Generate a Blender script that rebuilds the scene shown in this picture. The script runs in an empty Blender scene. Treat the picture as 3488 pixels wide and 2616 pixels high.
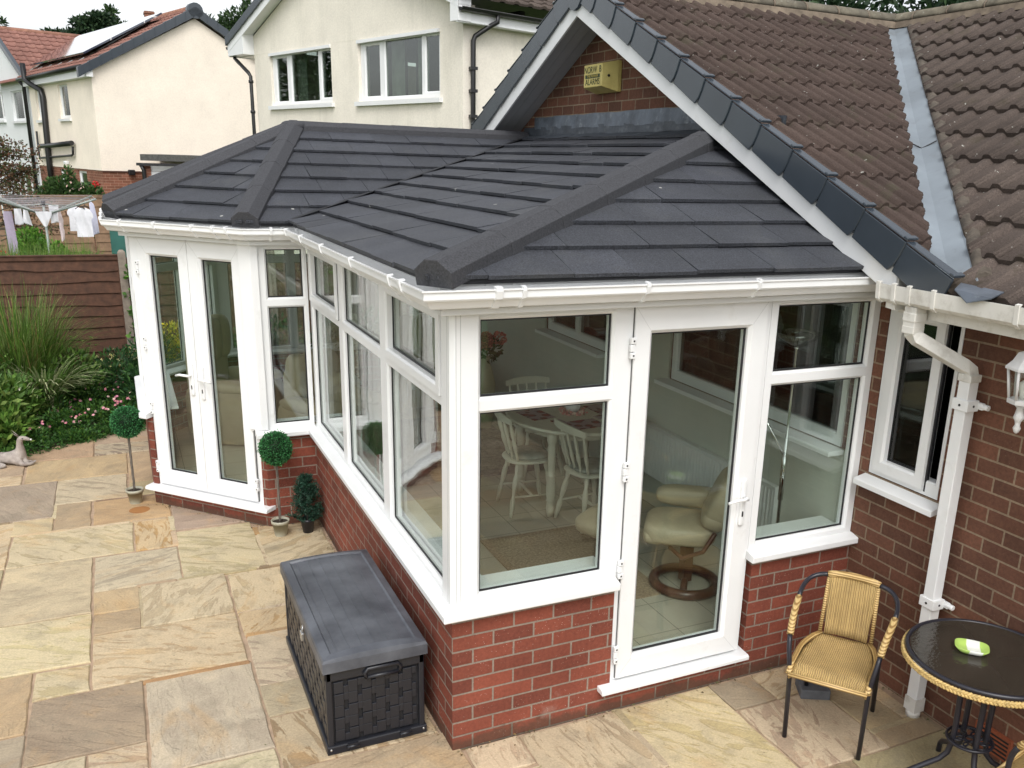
import bpy, math, random
from mathutils import Vector, Matrix, noise
R = random.Random(7)
sc = bpy.context.scene
COL = sc.collection
V = Vector
# ------------------------------------------------------------------ mesh builder
class MB:
    def __init__(s):
        s.v=[]; s.f=[]; s.sm=[]; s.mi=[]; s.col=[]; s.M=Matrix.Identity(4); s.cur=(1,1,1,1); s.usecol=False; s.m=0
    def vert(s,p):
        s.v.append(tuple(s.M@V(p))); return len(s.v)-1
    def face(s,idx,smooth=False):
        s.f.append(tuple(idx)); s.sm.append(smooth); s.mi.append(s.m); s.col.append(s.cur)
    def poly(s,pts,smooth=False):
        s.face([s.vert(p) for p in pts],smooth)
    def box(s,a,b):
        x0,y0,z0=a; x1,y1,z1=b
        i=[s.vert(p) for p in ((x0,y0,z0),(x1,y0,z0),(x1,y1,z0),(x0,y1,z0),(x0,y0,z1),(x1,y0,z1),(x1,y1,z1),(x0,y1,z1))]
        for q in ((3,2,1,0),(4,5,6,7),(0,1,5,4),(1,2,6,5),(2,3,7,6),(3,0,4,7)): s.face([i[k] for k in q])
    def prism(s,pts,off):
        """closed polygon pts (3d) extruded by off"""
        off=V(off); a=[s.vert(p) for p in pts]; b=[s.vert(V(p)+off) for p in pts]; n=len(pts)
        s.face(a[::-1]); s.face(b)
        for k in range(n): s.face((a[k],a[(k+1)%n],b[(k+1)%n],b[k]))
    def rings(s,rs,closed=True,caps=True,smooth=True,loop=False):
        ids=[[s.vert(p) for p in r] for r in rs]; n=len(rs[0]); m=len(ids)
        for k in range(m if loop else m-1):
            a=ids[k]; b=ids[(k+1)%m]
            for j in range(n if closed else n-1):
                s.face((a[j],a[(j+1)%n],b[(j+1)%n],b[j]),smooth)
        if caps and closed and not loop:
            s.face(ids[0][::-1]); s.face(ids[-1])
    def tube(s,path,r,n=8,caps=True,loop=False):
        path=[V(p) for p in path]; rr=r if isinstance(r,(list,tuple)) else [r]*len(path)
        rs=[]; up=None
        for k,p in enumerate(path):
            if loop: d=path[(k+1)%len(path)]-path[k-1]
            else: d=(path[min(k+1,len(path)-1)]-path[max(k-1,0)])
            if d.length<1e-9: d=V((0,0,1))
            d.normalize()
            if up is None: up=V((0,0,1)) if abs(d.z)<.9 else V((1,0,0))
            a=d.cross(up)
            if a.length<1e-4: a=d.orthogonal()
            a.normalize(); b=a.cross(d).normalized(); up=b
            rs.append([p+(a*math.cos(2*math.pi*j/n)+b*math.sin(2*math.pi*j/n))*rr[k] for j in range(n)])
        s.rings(rs,caps=caps,loop=loop)
    def lathe(s,prof,c=(0,0,0),n=20,smooth=True,caps=True):
        c=V(c); rs=[[c+V((r*math.cos(2*math.pi*j/n),r*math.sin(2*math.pi*j/n),z)) for j in range(n)] for r,z in prof]
        s.rings(rs,caps=caps,smooth=smooth)
    def superq(s,c,rad,e=(.4,.4),n=24,m=12,M=None):
        c=V(c); M=M or Matrix.Identity(3)
        def cp(w,e): q=math.cos(w); return math.copysign(abs(q)**e,q)
        def sp(w,e): q=math.sin(w); return math.copysign(abs(q)**e,q)
        rs=[]
        for i in range(m+1):
            a=-math.pi/2+math.pi*(i/m)*.998+.003
            rs.append([c+M@V((rad[0]*cp(a,e[0])*cp(2*math.pi*j/n,e[1]),rad[1]*cp(a,e[0])*sp(2*math.pi*j/n,e[1]),rad[2]*sp(a,e[0]))) for j in range(n)])
        s.rings(rs)
    def build(s,name,mat,parent=None,bevel=0,subsurf=0,solid=0):
        me=bpy.data.meshes.new(name); me.from_pydata(s.v,[],s.f); 
        mats=mat if isinstance(mat,(list,tuple)) else [mat]
        for m in mats: me.materials.append(m)
        me.polygons.foreach_set('use_smooth',s.sm); me.polygons.foreach_set('material_index',s.mi)
        uv=me.uv_layers.new(name='UVMap'); me.update()
        vs=me.vertices
        dat=[0.0]*(2*len(me.loops))
        for p in me.polygons:
            n=p.normal
            if abs(n.z)>.97: t=V((1,0,0)); b=V((0,1,0))
            else:
                t=V((-n.y,n.x,0)).normalized(); b=n.cross(t)
                if abs(n.z)<.03: b=V((0,0,1))
            for li in p.loop_indices:
                co=vs[me.loops[li].vertex_index].co
                dat[2*li]=co.dot(t); dat[2*li+1]=co.dot(b)
        uv.data.foreach_set('uv',dat)
        if s.usecol:
            ca=me.color_attributes.new('tint','FLOAT_COLOR','CORNER')
            d=[]
            for p in me.polygons:
                for _ in p.loop_indices: d.extend(s.col[p.index])
            ca.data.foreach_set('color',d)
        o=bpy.data.objects.new(name,me); COL.objects.link(o)
        if parent is not None:
            o.parent=parent; 
            if parent.type=='EMPTY' or True: o.matrix_parent_inverse=pinv(parent)
        if bevel:
            b=o.modifiers.new('b','BEVEL'); b.width=bevel; b.segments=2; b.limit_method='ANGLE'; b.angle_limit=math.radians(40)
        if subsurf:
            b=o.modifiers.new('s','SUBSURF'); b.levels=subsurf; b.render_levels=subsurf
        return o
def wm(o):
    m=Matrix.LocRotScale(o.location,o.rotation_euler,o.scale)
    return (wm(o.parent)@o.matrix_parent_inverse@m) if o.parent else m
def pinv(p): return wm(p).inverted()
def tag(o,label=None,cat=None,group=None,kind=None):
    if label: o['label']=label
    if cat: o['category']=cat
    if group: o['group']=group
    if kind: o['kind']=kind
    return o
def thing(name,label,cat,loc=(0,0,0),group=None,rotz=0):
    o=bpy.data.objects.new(name,None); COL.objects.link(o); o.location=loc; o.rotation_euler=(0,0,rotz); o.empty_display_size=.1
    return tag(o,label,cat,group)
def single(mb,name,mat,label,cat,group=None,**k):
    return tag(mb.build(name,mat,**k),label,cat,group)
def struct(mb,name,mat,**k): return tag(mb.build(name,mat,**k),kind='structure')
def dup(o,parent=None,pinvm=None):
    c=o.copy(); COL.objects.link(c)
    if parent: c.parent=parent; c.matrix_parent_inverse=o.matrix_parent_inverse.copy()
    for ch in list(o.children): dup(ch,c)
    return c
# ------------------------------------------------------------------ materials
def srgb(r,g,b):
    f=lambda c:(c/255/12.92 if c/255<=.04045 else ((c/255+.055)/1.055)**2.4)
    return (f(r),f(g),f(b),1)
class N:
    def __init__(s,name):
        m=bpy.data.materials.new(name); m.use_nodes=True; s.mat=m; s.t=m.node_tree; s.t.nodes.clear()
        s.out=s.n('ShaderNodeOutputMaterial'); s.p=s.n('ShaderNodeBsdfPrincipled'); s.l(s.p.outputs[0],s.out.inputs[0])
    def n(s,ty,**k):
        x=s.t.nodes.new(ty)
        for a,b in k.items(): setattr(x,a,b)
        return x
    def l(s,a,b): s.t.links.new(a,b)
    def set(s,**k):
        for a,b in k.items(): s.p.inputs[a.replace('_',' ')].default_value=b
    def coord(s,kind='Object',scale=(1,1,1),rot=(0,0,0)):
        c=s.n('ShaderNodeTexCoord'); m=s.n('ShaderNodeMapping'); s.l(c.outputs[kind],m.inputs[0]); m.inputs['Scale'].default_value=scale; m.inputs['Rotation'].default_value=rot
        return m.outputs[0]
    def noise(s,vec,scale,detail=4,rough=.55,dist=0):
        x=s.n('ShaderNodeTexNoise'); x.inputs['Scale'].default_value=scale; x.inputs['Detail'].default_value=detail; x.inputs['Roughness'].default_value=rough; x.inputs['Distortion'].default_value=dist
        if vec is not None: s.l(vec,x.inputs['Vector'])
        return x.outputs['Fac']
    def ramp(s,fac,stops,interp='LINEAR'):
        x=s.n('ShaderNodeValToRGB'); s.l(fac,x.inputs[0]); e=x.color_ramp.elements; x.color_ramp.interpolation=interp
        while len(e)<len(stops): e.new(.5)
        for k,(p,c) in enumerate(stops):
            e[k].position=p; e[k].color=c if len(c)==4 else (*c,1)
        return x.outputs[0]
    def mix(s,a,b,f,mode='MIX'):
        x=s.n('ShaderNodeMix',data_type='RGBA',blend_type=mode)
        for sock,val in ((x.inputs[6],a),(x.inputs[7],b),(x.inputs[0],f)):
            if isinstance(val,(tuple,float,int)): sock.default_value=val
            else: s.l(val,sock)
        return x.outputs[2]
    def math(s,op,a,b=0,c=0):
        x=s.n('ShaderNodeMath',operation=op)
        for k,val in enumerate((a,b,c)):
            if isinstance(val,(float,int)): x.inputs[k].default_value=val
            else: s.l(val,x.inputs[k])
        return x.outputs[0]
    def bump(s,h,strength=.3,dist=.005):
        b=s.n('ShaderNodeBump'); b.inputs['Strength'].default_value=strength; b.inputs['Distance'].default_value=dist
        s.l(h,b.inputs['Height']); s.l(b.outputs[0],s.p.inputs['Normal']); return b
def g(v): return (v,v,v,1)
def simple(name,col,rough=.5,var=.15,vscale=6,bump=0,bscale=80,bdist=.002,metal=0,dirt=None,spec=.5):
    m=N(name); co=m.coord()
    c=m.ramp(m.noise(co,vscale,5),[(.3,tuple(x*(1-var) for x in col[:3])),(.7,tuple(min(1,x*(1+var)) for x in col[:3]))])
    if dirt:
        d=m.ramp(m.noise(co,dirt[1],8,.7),[(dirt[2],g(0)),(min(1,dirt[2]+.2),g(1))])
        c=m.mix(c,dirt[0],m.math('MULTIPLY',d,dirt[3]))
    m.l(c,m.p.inputs['Base Color']); m.set(Roughness=rough,Metallic=metal); m.p.inputs['Specular IOR Level'].default_value=spec
    if bump: m.bump(m.noise(co,bscale,6),bump,bdist)
    return m.mat
def render(name,col,bump,bs,bd,sk=.28):
    m=N(name); co=m.coord(); st=m.coord(scale=(1,1,.12))
    c=m.ramp(m.noise(co,1.3,6,.65),[(.3,tuple(x*.93 for x in col)),(.7,tuple(min(1,x*1.05) for x in col))])
    c=m.mix(c,(.30,.29,.22,1),m.math('MULTIPLY',m.ramp(m.noise(st,2.2,7,.7),[(.52,g(0)),(.78,g(1))]),sk))
    c=m.mix(c,m.ramp(m.noise(co,28,5,.8),[(.3,g(.9)),(.7,g(1.07))]),1.0,'MULTIPLY')
    m.l(c,m.p.inputs['Base Color']); m.set(Roughness=.95); m.bump(m.noise(co,bs,5),bump,bd); return m.mat
def brick(name,c1,c2,mortar,w=.203,h=.0745,speck=0,msz=.010,rough=.85,stain=.25,soot=(.02,.018,.015,1),damp=0):
    m=N(name); uv=m.coord('UV'); ob=m.coord('Object')
    # slight wobble of the courses
    nz=m.n('ShaderNodeTexNoise'); nz.inputs['Scale'].default_value=3; m.l(ob,nz.inputs['Vector'])
    vm=m.n('ShaderNodeVectorMath',operation='SCALE'); vm.inputs['Scale'].default_value=.004; m.l(nz.outputs['Color'],vm.inputs[0])
    va=m.n('ShaderNodeVectorMath',operation='ADD'); m.l(uv,va.inputs[0]); m.l(vm.outputs[0],va.inputs[1])
    b=m.n('ShaderNodeTexBrick'); b.offset=.5; b.inputs['Scale'].default_value=1; b.inputs['Brick Width'].default_value=w; b.inputs['Row Height'].default_value=h
    b.inputs['Mortar Size'].default_value=msz*.5; b.inputs['Mortar Smooth'].default_value=.15; b.inputs['Bias'].default_value=0
    b.inputs['Color1'].default_value=c1; b.inputs['Color2'].default_value=c2; b.inputs['Mortar'].default_value=mortar
    m.l(va.outputs[0],b.inputs['Vector'])
    n1=m.noise(ob,2.2,6,.6); n2=m.noise(ob,60,5,.7)
    col=m.mix(b.outputs['Color'],m.ramp(n2,[(.3,g(.55)),(.7,g(1.25))]),.55,'MULTIPLY')
    col=m.mix(col,m.ramp(n1,[(.3,g(1-stain)),(.7,g(1.15))]),1.0,'MULTIPLY')
    if speck:
        vo=m.n('ShaderNodeTexVoronoi'); vo.inputs['Scale'].default_value=75; m.l(ob,vo.inputs['Vector'])
        sp=m.math('LESS_THAN',vo.outputs['Distance'],.13)
        msk=m.ramp(m.noise(ob,5,3),[(.46,g(0)),(.6,g(1))])
        bf=m.math('LESS_THAN',b.outputs['Fac'],.5)
        col=m.mix(col,(.62,.52,.46,1),m.math('MULTIPLY',m.math('MULTIPLY',sp,msk),m.math('MULTIPLY',bf,speck)))
    if damp:
        sx=m.n('ShaderNodeSeparateXYZ'); m.l(ob,sx.inputs[0]); hz=m.math('ADD',sx.outputs[2],m.math('MULTIPLY',m.noise(ob,7,5,.7),-.16))
        mk=m.ramp(m.math('ADD',hz,.045),[(0.0,g(1)),(.03,g(0))]); col=m.mix(col,(.055,.045,.030,1),m.math('MULTIPLY',mk,.6))
        ef=m.ramp(m.noise(ob,3.3,7,.72),[(.60,g(0)),(.74,g(1))]); col=m.mix(col,(.42,.36,.31,1),m.math('MULTIPLY',ef,.28))
    m.l(col,m.p.inputs['Base Color']); m.set(Roughness=rough); m.p.inputs['Specular IOR Level'].default_value=.25
    hgt=m.math('ADD',m.math('MULTIPLY',b.outputs['Fac'],-1.0),m.math('MULTIPLY',n2,.35))
    m.bump(hgt,.7,.006)
    return m.mat
def tinted(name,rough=.6,bump=0,bscale=60,var=.2,spec=.4,trans=0):
    m=N(name); a=m.n('ShaderNodeVertexColor'); a.layer_name='tint'; co=m.coord()
    c=m.mix(m.mix(a.outputs['Color'],(1.35,1.3,1.15,1),1.0,'MULTIPLY'),m.ramp(m.noise(co,bscale,5),[(.3,g(1-var)),(.7,g(1+var))]),1.0,'MULTIPLY')
    m.l(c,m.p.inputs['Base Color']); m.set(Roughness=rough); m.p.inputs['Specular IOR Level'].default_value=spec
    if trans:
        m.p.inputs['Subsurface Weight'].default_value=0
        tr=m.n('ShaderNodeBsdfTranslucent'); m.l(c,tr.inputs[0]); mx=m.n('ShaderNodeMixShader'); mx.inputs[0].default_value=trans
        m.l(m.p.outputs[0],mx.inputs[1]); m.l(tr.outputs[0],mx.inputs[2]); m.l(mx.outputs[0],m.out.inputs[0])
    if bump: m.bump(m.noise(co,bscale,5),bump,.003)
    return m.mat
def glassmat(name,tint=(.905,.945,.92),ior=1.5,rough=0,wav=0):
    m=N(name); ge=m.n('ShaderNodeNewGeometry'); dt=m.n('ShaderNodeVectorMath',operation='DOT_PRODUCT'); m.l(ge.outputs['Incoming'],dt.inputs[0]); m.l(ge.outputs['Normal'],dt.inputs[1])
    F0=((ior-1)/(ior+1))**2; fac=m.math('ADD',m.math('MULTIPLY',m.math('POWER',m.math('SUBTRACT',1.0,m.math('ABSOLUTE',dt.outputs['Value'])),5.0),1-F0),F0)
    tr=m.n('ShaderNodeBsdfTransparent'); tr.inputs[0].default_value=(*tint,1)
    gl=m.n('ShaderNodeBsdfAnisotropic') if False else m.n('ShaderNodeBsdfGlossy'); gl.inputs['Roughness'].default_value=rough; gl.inputs[0].default_value=(1,1,1,1)
    if wav:
        co=m.coord(); b=m.n('ShaderNodeBump'); b.inputs['Strength'].default_value=1; b.inputs['Distance'].default_value=wav[1]; m.l(m.noise(co,wav[0],2),b.inputs['Height'])
        m.l(b.outputs[0],gl.inputs['Normal'])
    mx=m.n('ShaderNodeMixShader'); m.l(fac,mx.inputs[0]); m.l(tr.outputs[0],mx.inputs[1]); m.l(gl.outputs[0],mx.inputs[2]); m.l(mx.outputs[0],m.out.inputs[0])
    m.t.nodes.remove(m.p)
    return m.mat
PVC=simple('white_pvc',(.77,.78,.785),.28,.03,3,dirt=((.40,.38,.32,1),6,.58,.30))
PVCOLD=simple('weathered_pvc',(.68,.67,.63),.4,.05,3,dirt=((.25,.22,.17,1),9,.5,.45))
PVCIN=simple('cream_plaster',(.54,.555,.49),.7,.04,3)
CEIL=simple('ceiling_plaster',(.68,.68,.65),.8,.03,3)
GASK=simple('black_rubber',(.012,.012,.014),.45,.1)
GLASS=glassmat('window_glass',ior=1.72,wav=(1.3,.0035))
HGL=glassmat('upstairs_window_glass',tint=(.62,.68,.64),ior=2.2,wav=(.6,.006))
GLASSFLAT=glassmat('dark_window_glass',tint=(.42,.48,.45),ior=1.7,wav=(.9,.004))
NEWBRICK=brick('new_red_brick',srgb(139,76,60),srgb(110,61,50),srgb(140,126,114),speck=.6,damp=1)
OLDBRICK=brick('old_brown_brick',srgb(118,80,64),srgb(94,66,54),srgb(142,124,104),h=.0745,speck=.15)
FARBRICK=brick('weathered_red_brick',srgb(142,94,76),srgb(116,78,62),srgb(175,140,120),w=.23,h=.078)
def rooftile(name,base,grain=.5,lich=None,rough=.9,spec=.3,marks=0):
    m=N(name); co=m.coord()
    a=m.n('ShaderNodeVertexColor'); a.layer_name='tint'
    c=m.mix(g(1),m.ramp(m.noise(co,130,3,.9),[(.3,g(1-grain)),(.7,g(1+grain))]),1.0,'MULTIPLY')
    c=m.mix(c,(*base,1),1.0,'MULTIPLY'); c=m.mix(c,a.outputs['Color'],1.0,'MULTIPLY')
    c=m.mix(c,m.ramp(m.noise(co,1.5,6,.7),[(.3,g(.74)),(.7,g(1.26))]),1.0,'MULTIPLY')
    if marks:
        vo=m.n('ShaderNodeTexVoronoi'); vo.inputs['Scale'].default_value=3.2; m.l(co,vo.inputs['Vector']); c=m.mix(c,(.5,.5,.47,1),m.math('MULTIPLY',m.math('LESS_THAN',vo.outputs['Distance'],.035),.8))
        d2=m.ramp(m.noise(co,2.6,8,.75),[(.52,g(0)),(.74,g(1))]); c=m.mix(c,(.10,.10,.095,1),m.math('MULTIPLY',d2,.35))
    if lich:
        msk=m.ramp(m.noise(co,lich[1],7,.75),[(lich[2],g(0)),(lich[2]+.09,g(1))]); c=m.mix(c,lich[0],m.math('MULTIPLY',msk,lich[3]))
        msk=m.ramp(m.noise(co,38,3,.6),[(.70,g(0)),(.73,g(1))]); c=m.mix(c,(.5,.5,.46,1),m.math('MULTIPLY',msk,.7))
    m.l(c,m.p.inputs['Base Color']); m.set(Roughness=rough); m.p.inputs['Specular IOR Level'].default_value=spec
    m.bump(m.noise(co,300,3,.8),.4,.002); return m.mat
CHAR=rooftile('charcoal_granule_tile',(.038,.041,.050),1.0,rough=.62,spec=.55,marks=1)
CHARTRIM=simple('charcoal_trim',(.022,.022,.027),.55,.1)
BROWNTILE=rooftile('brown_concrete_tile',(.064,.045,.038),.4,lich=((.060,.055,.035,1),4,.55,.6))
OLDTILE=rooftile('lichened_concrete_tile',(.080,.062,.053),.45,lich=((.045,.038,.024,1),3,.55,.6))
REDTILE=rooftile('terracotta_concrete_tile',(.235,.118,.095),.25,lich=((.2,.12,.07,1),1.5,.6,.5))
MORTAR=simple('ridge_mortar',(.17,.135,.10),.95,.3,14,.5,60,.006)
RIDGE=simple('old_ridge_tile',(.13,.115,.085),.95,.35,12,.6,70,.006,dirt=((.45,.47,.40,1),22,.6,.8))
LEAD=simple('lead_sheet',(.12,.14,.17),.42,.35,7,.5,14,.01,metal=.35,dirt=((.40,.43,.45,1),9,.55,.6))
GRP=simple('grey_valley_liner',(.20,.232,.262),.4,.18,3,dirt=((.11,.11,.11,1),9,.56,.6))
VERGE=simple('slate_blue_plastic',(.034,.045,.058),.26,.08,4,spec=.9)
SOFFIT=simple('soffit_board',(.34,.35,.37),.5,.05)  # off-white boards, darkened in colour for the shade under the verge
BLACKP=simple('black_plastic_pipe',(.012,.012,.013),.4,.1)
CREAMR=render('cream_roughcast',(.80,.75,.655),.5,30,.012)
CREAMS=render('cream_smooth_render',(.88,.79,.675),.1,30,.004,.08)
WHITER=simple('white_render',(.74,.76,.77),.9,.03,1)
STEEL=simple('brushed_steel',(.5,.5,.5),.3,.1,metal=.9)
GREYMET=simple('grey_aluminium',(.32,.36,.34),.4,.1,metal=.3)
DARKIN=simple('dark_room_interior',(.05,.045,.04),.9,.5,1.5)  # near-black colour stands in for the shade of unlit rooms
CURTAIN=simple('net_curtain',(.42,.42,.38),.9,.3,6)
LEAF=tinted('leaf_green',.55,0,30,.25,.35,.25)
PETAL=tinted('flower_petal',.6,0,30,.1,.3,.2)
WOOD=simple('bark_wood',(.10,.08,.055),.9,.3,20,.6,40,.01)
STEM=simple('twisted_bark_stem',(.13,.11,.09),.8,.3,30,.6,60,.003)
# ------------------------------------------------------------------ camera
cam=bpy.data.cameras.new('camera'); co=bpy.data.objects.new('camera',cam); COL.objects.link(co); sc.camera=co
yaw,pitch,roll=(-0.456785842019978,-0.2974017388531209,0.032057848011147555)
CX,CY,CZ=(-1.1852255564543877,-3.4183508183923257,2.660965935259679)
cy_,sy_=math.cos(yaw),math.sin(yaw); cp_,sp_=math.cos(pitch),math.sin(pitch)
fw=V((-sy_*cp_,cy_*cp_,sp_)); r0=V((cy_,sy_,0)); u0=r0.cross(fw)
rr_=r0*math.cos(roll)+u0*math.sin(roll); uu_=-r0*math.sin(roll)+u0*math.cos(roll)
M=Matrix((rr_,uu_,-fw)).transposed().to_4x4(); M.translation=V((CX,CY,CZ)); co.matrix_world=M
cam.sensor_width=36; cam.lens=36*0.8730376378316974; cam.shift_x=-(0.043897496398670466); cam.shift_y=-(-0.052311907278376535); cam.clip_end=500; cam.clip_start=.05
# ------------------------------------------------------------------ world & sun
w=bpy.data.worlds.new('World'); sc.world=w; w.use_nodes=True; nt=w.node_tree
bg=nt.nodes['Background']; sky=nt.nodes.new('ShaderNodeTexSky'); sky.sky_type='NISHITA'; sky.sun_disc=False
SE,SR=math.radians(50),math.radians(200)
sky.sun_elevation=SE; sky.sun_rotation=SR; sky.air_density=1.0; sky.dust_density=3.0; sky.ozone_density=1
hs=nt.nodes.new('ShaderNodeHueSaturation'); hs.inputs['Saturation'].default_value=.16; nt.links.new(sky.outputs[0],hs.inputs['Color'])
tc=nt.nodes.new('ShaderNodeTexCoord'); mp=nt.nodes.new('ShaderNodeMapping'); mp.inputs['Scale'].default_value=(1,1,3); nt.links.new(tc.outputs['Generated'],mp.inputs[0])
cn=nt.nodes.new('ShaderNodeTexNoise'); cn.inputs['Scale'].default_value=2.2; cn.inputs['Detail'].default_value=6; nt.links.new(mp.outputs[0],cn.inputs['Vector'])
cr=nt.nodes.new('ShaderNodeValToRGB'); cr.color_ramp.elements[0].position=.3; cr.color_ramp.elements[0].color=(1.0,1.0,1.02,1); cr.color_ramp.elements[1].position=.7; cr.color_ramp.elements[1].color=(1.75,1.75,1.72,1); nt.links.new(cn.outputs['Fac'],cr.inputs[0])
mx=nt.nodes.new('ShaderNodeMix'); mx.data_type='RGBA'; mx.blend_type='MULTIPLY'; mx.inputs[0].default_value=1
nt.links.new(hs.outputs[0],mx.inputs[6]); nt.links.new(cr.outputs[0],mx.inputs[7]); nt.links.new(mx.outputs[2],bg.inputs[0]); bg.inputs[1].default_value=.15
sl=bpy.data.lights.new('sun','SUN'); so=bpy.data.objects.new('sun',sl); COL.objects.link(so); sl.energy=1.0; sl.angle=math.radians(28); sl.color=(1,.97,.92)
sd=V((math.sin(SR)*math.cos(SE),math.cos(SR)*math.cos(SE),math.sin(SE))); so.rotation_euler=sd.to_track_quat('Z','Y').to_euler()
sc.view_settings.view_transform='Standard'; sc.view_settings.look='None'; sc.view_settings.gamma=1; sc.view_settings.exposure=0.30
sc.render.engine='CYCLES'; sc.cycles.transparent_max_bounces=32; sc.cycles.max_bounces=8; sc.cycles.diffuse_bounces=4; sc.cycles.glossy_bounces=4; sc.cycles.use_denoising=True
sc.cycles.sample_clamp_indirect=6
# ------------------------------------------------------------------ generic wall / frame with holes
def panel(mb,O,u,n,rect,holes,thick,cham=0,back=True,rev=None):
    """rectangle in plane (O,u,z) outward normal n; holes (u0,u1,v0,v1); O at front face"""
    O=V((O[0],O[1],O[2] if len(O)>2 else 0)); u=V((u[0],u[1],0)).normalized(); n=V((n[0],n[1],0)).normalized()
    flip=(u.cross(V((0,0,1)))).dot(n)<0
    def P(a,b,d): return O+u*a+V((0,0,b))-n*d
    def q(*pts):
        mb.poly(pts[::-1] if flip else pts)
    u0,u1,v0,v1=rect
    for d,grow,isback in ((0,cham,False),(thick,0,True)):
        if isback and not back: continue
        hs_=[(a-grow,b+grow,c-grow,e+grow) for a,b,c,e in holes]
        us=sorted({u0,u1,*[x for h in hs_ for x in h[:2]]}); vs=sorted({v0,v1,*[x for h in hs_ for x in h[2:]]})
        us=[x for x in us if u0-1e-6<=x<=u1+1e-6]; vs=[x for x in vs if v0-1e-6<=x<=v1+1e-6]
        for i in range(len(us)-1):
            for j in range(len(vs)-1):
                cu,cv=(us[i]+us[i+1])/2,(vs[j]+vs[j+1])/2
                if any(h[0]<cu<h[1] and h[2]<cv<h[3] for h in hs_): continue
                a=(P(us[i],vs[j],d),P(us[i+1],vs[j],d),P(us[i+1],vs[j+1],d),P(us[i],vs[j+1],d))
                q(*(a[::-1] if isback else a))
    for a,b,c,e in holes:
        cd=cham*1.0
        F=[(a-cham,c-cham),(b+cham,c-cham),(b+cham,e+cham),(a-cham,e+cham)]; K=[(a,c),(b,c),(b,e),(a,e)]
        for k in range(4):
            k2=(k+1)%4
            if cham: q(P(*F[k2],0),P(*F[k],0),P(*K[k],cd),P(*K[k2],cd))
            q(P(*K[k2],cd),P(*K[k],cd),P(*K[k],thick),P(*K[k2],thick))
    B=[(u0,v0),(u1,v0),(u1,v1),(u0,v1)]
    for k in range(4):
        k2=(k+1)%4; q(P(*B[k],0),P(*B[k],thick),P(*B[k2],thick),P(*B[k2],0))
def obox(mb,O,u,n,u0,u1,v0,v1,d0,d1):
    """box in wall frame; d = distance outward (+) of faces"""
    O=V((O[0],O[1],O[2] if len(O)>2 else 0)); u=V((u[0],u[1],0)).normalized(); n=V((n[0],n[1],0)).normalized()
    P=lambda a,b,d:O+u*a+V((0,0,b))+n*d
    pts=[P(u0,v0,d0),P(u1,v0,d0),P(u1,v0,d1),P(u0,v0,d1)]
    if (pts[1]-pts[0]).cross(pts[3]-pts[0]).z<0: pts=pts[::-1]
    mb.prism(pts,(0,0,v1-v0))
def offpath(pts,o,closed=False):
    out=[]; n=len(pts)
    for k in range(n):
        p=V(pts[k])
        d1=(V(pts[k])-V(pts[k-1])).normalized() if (k>0 or closed) else None
        d2=(V(pts[(k+1)%n])-V(pts[k])).normalized() if (k<n-1 or closed) else None
        L=lambda d:V((-d.y,d.x))
        if d1 is None: out.append(p+L(d2)*o)
        elif d2 is None: out.append(p+L(d1)*o)
        else:
            a,b=L(d1),L(d2); m=(a+b); m=m/(m.length_squared)*2 if m.length>1e-6 else a
            out.append(p+m*o)
    return out
def sweep(mb,pts,prof,closedprof=True,smooth=False):
    """prof: list of (o,z); o outward=left of travel"""
    offs=[offpath(pts,o) for o,_ in prof]
    rs=[[V((offs[j][k].x,offs[j][k].y,prof[j][1])) for j in range(len(prof))] for k in range(len(pts))]
    mb.rings(rs,closed=closedprof,smooth=smooth)
def clip(poly,nx,ny,c):
    """keep nx*x+ny*y<=c"""
    out=[]
    for k in range(len(poly)):
        a=poly[k]; b=poly[(k+1)%len(poly)]; da=nx*a[0]+ny*a[1]-c; db=nx*b[0]+ny*b[1]-c
        if da<=0: out.append(a)
        if (da<0<db) or (db<0<da):
            t=da/(da-db); out.append((a[0]+(b[0]-a[0])*t,a[1]+(b[1]-a[1])*t))
    return out
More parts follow.
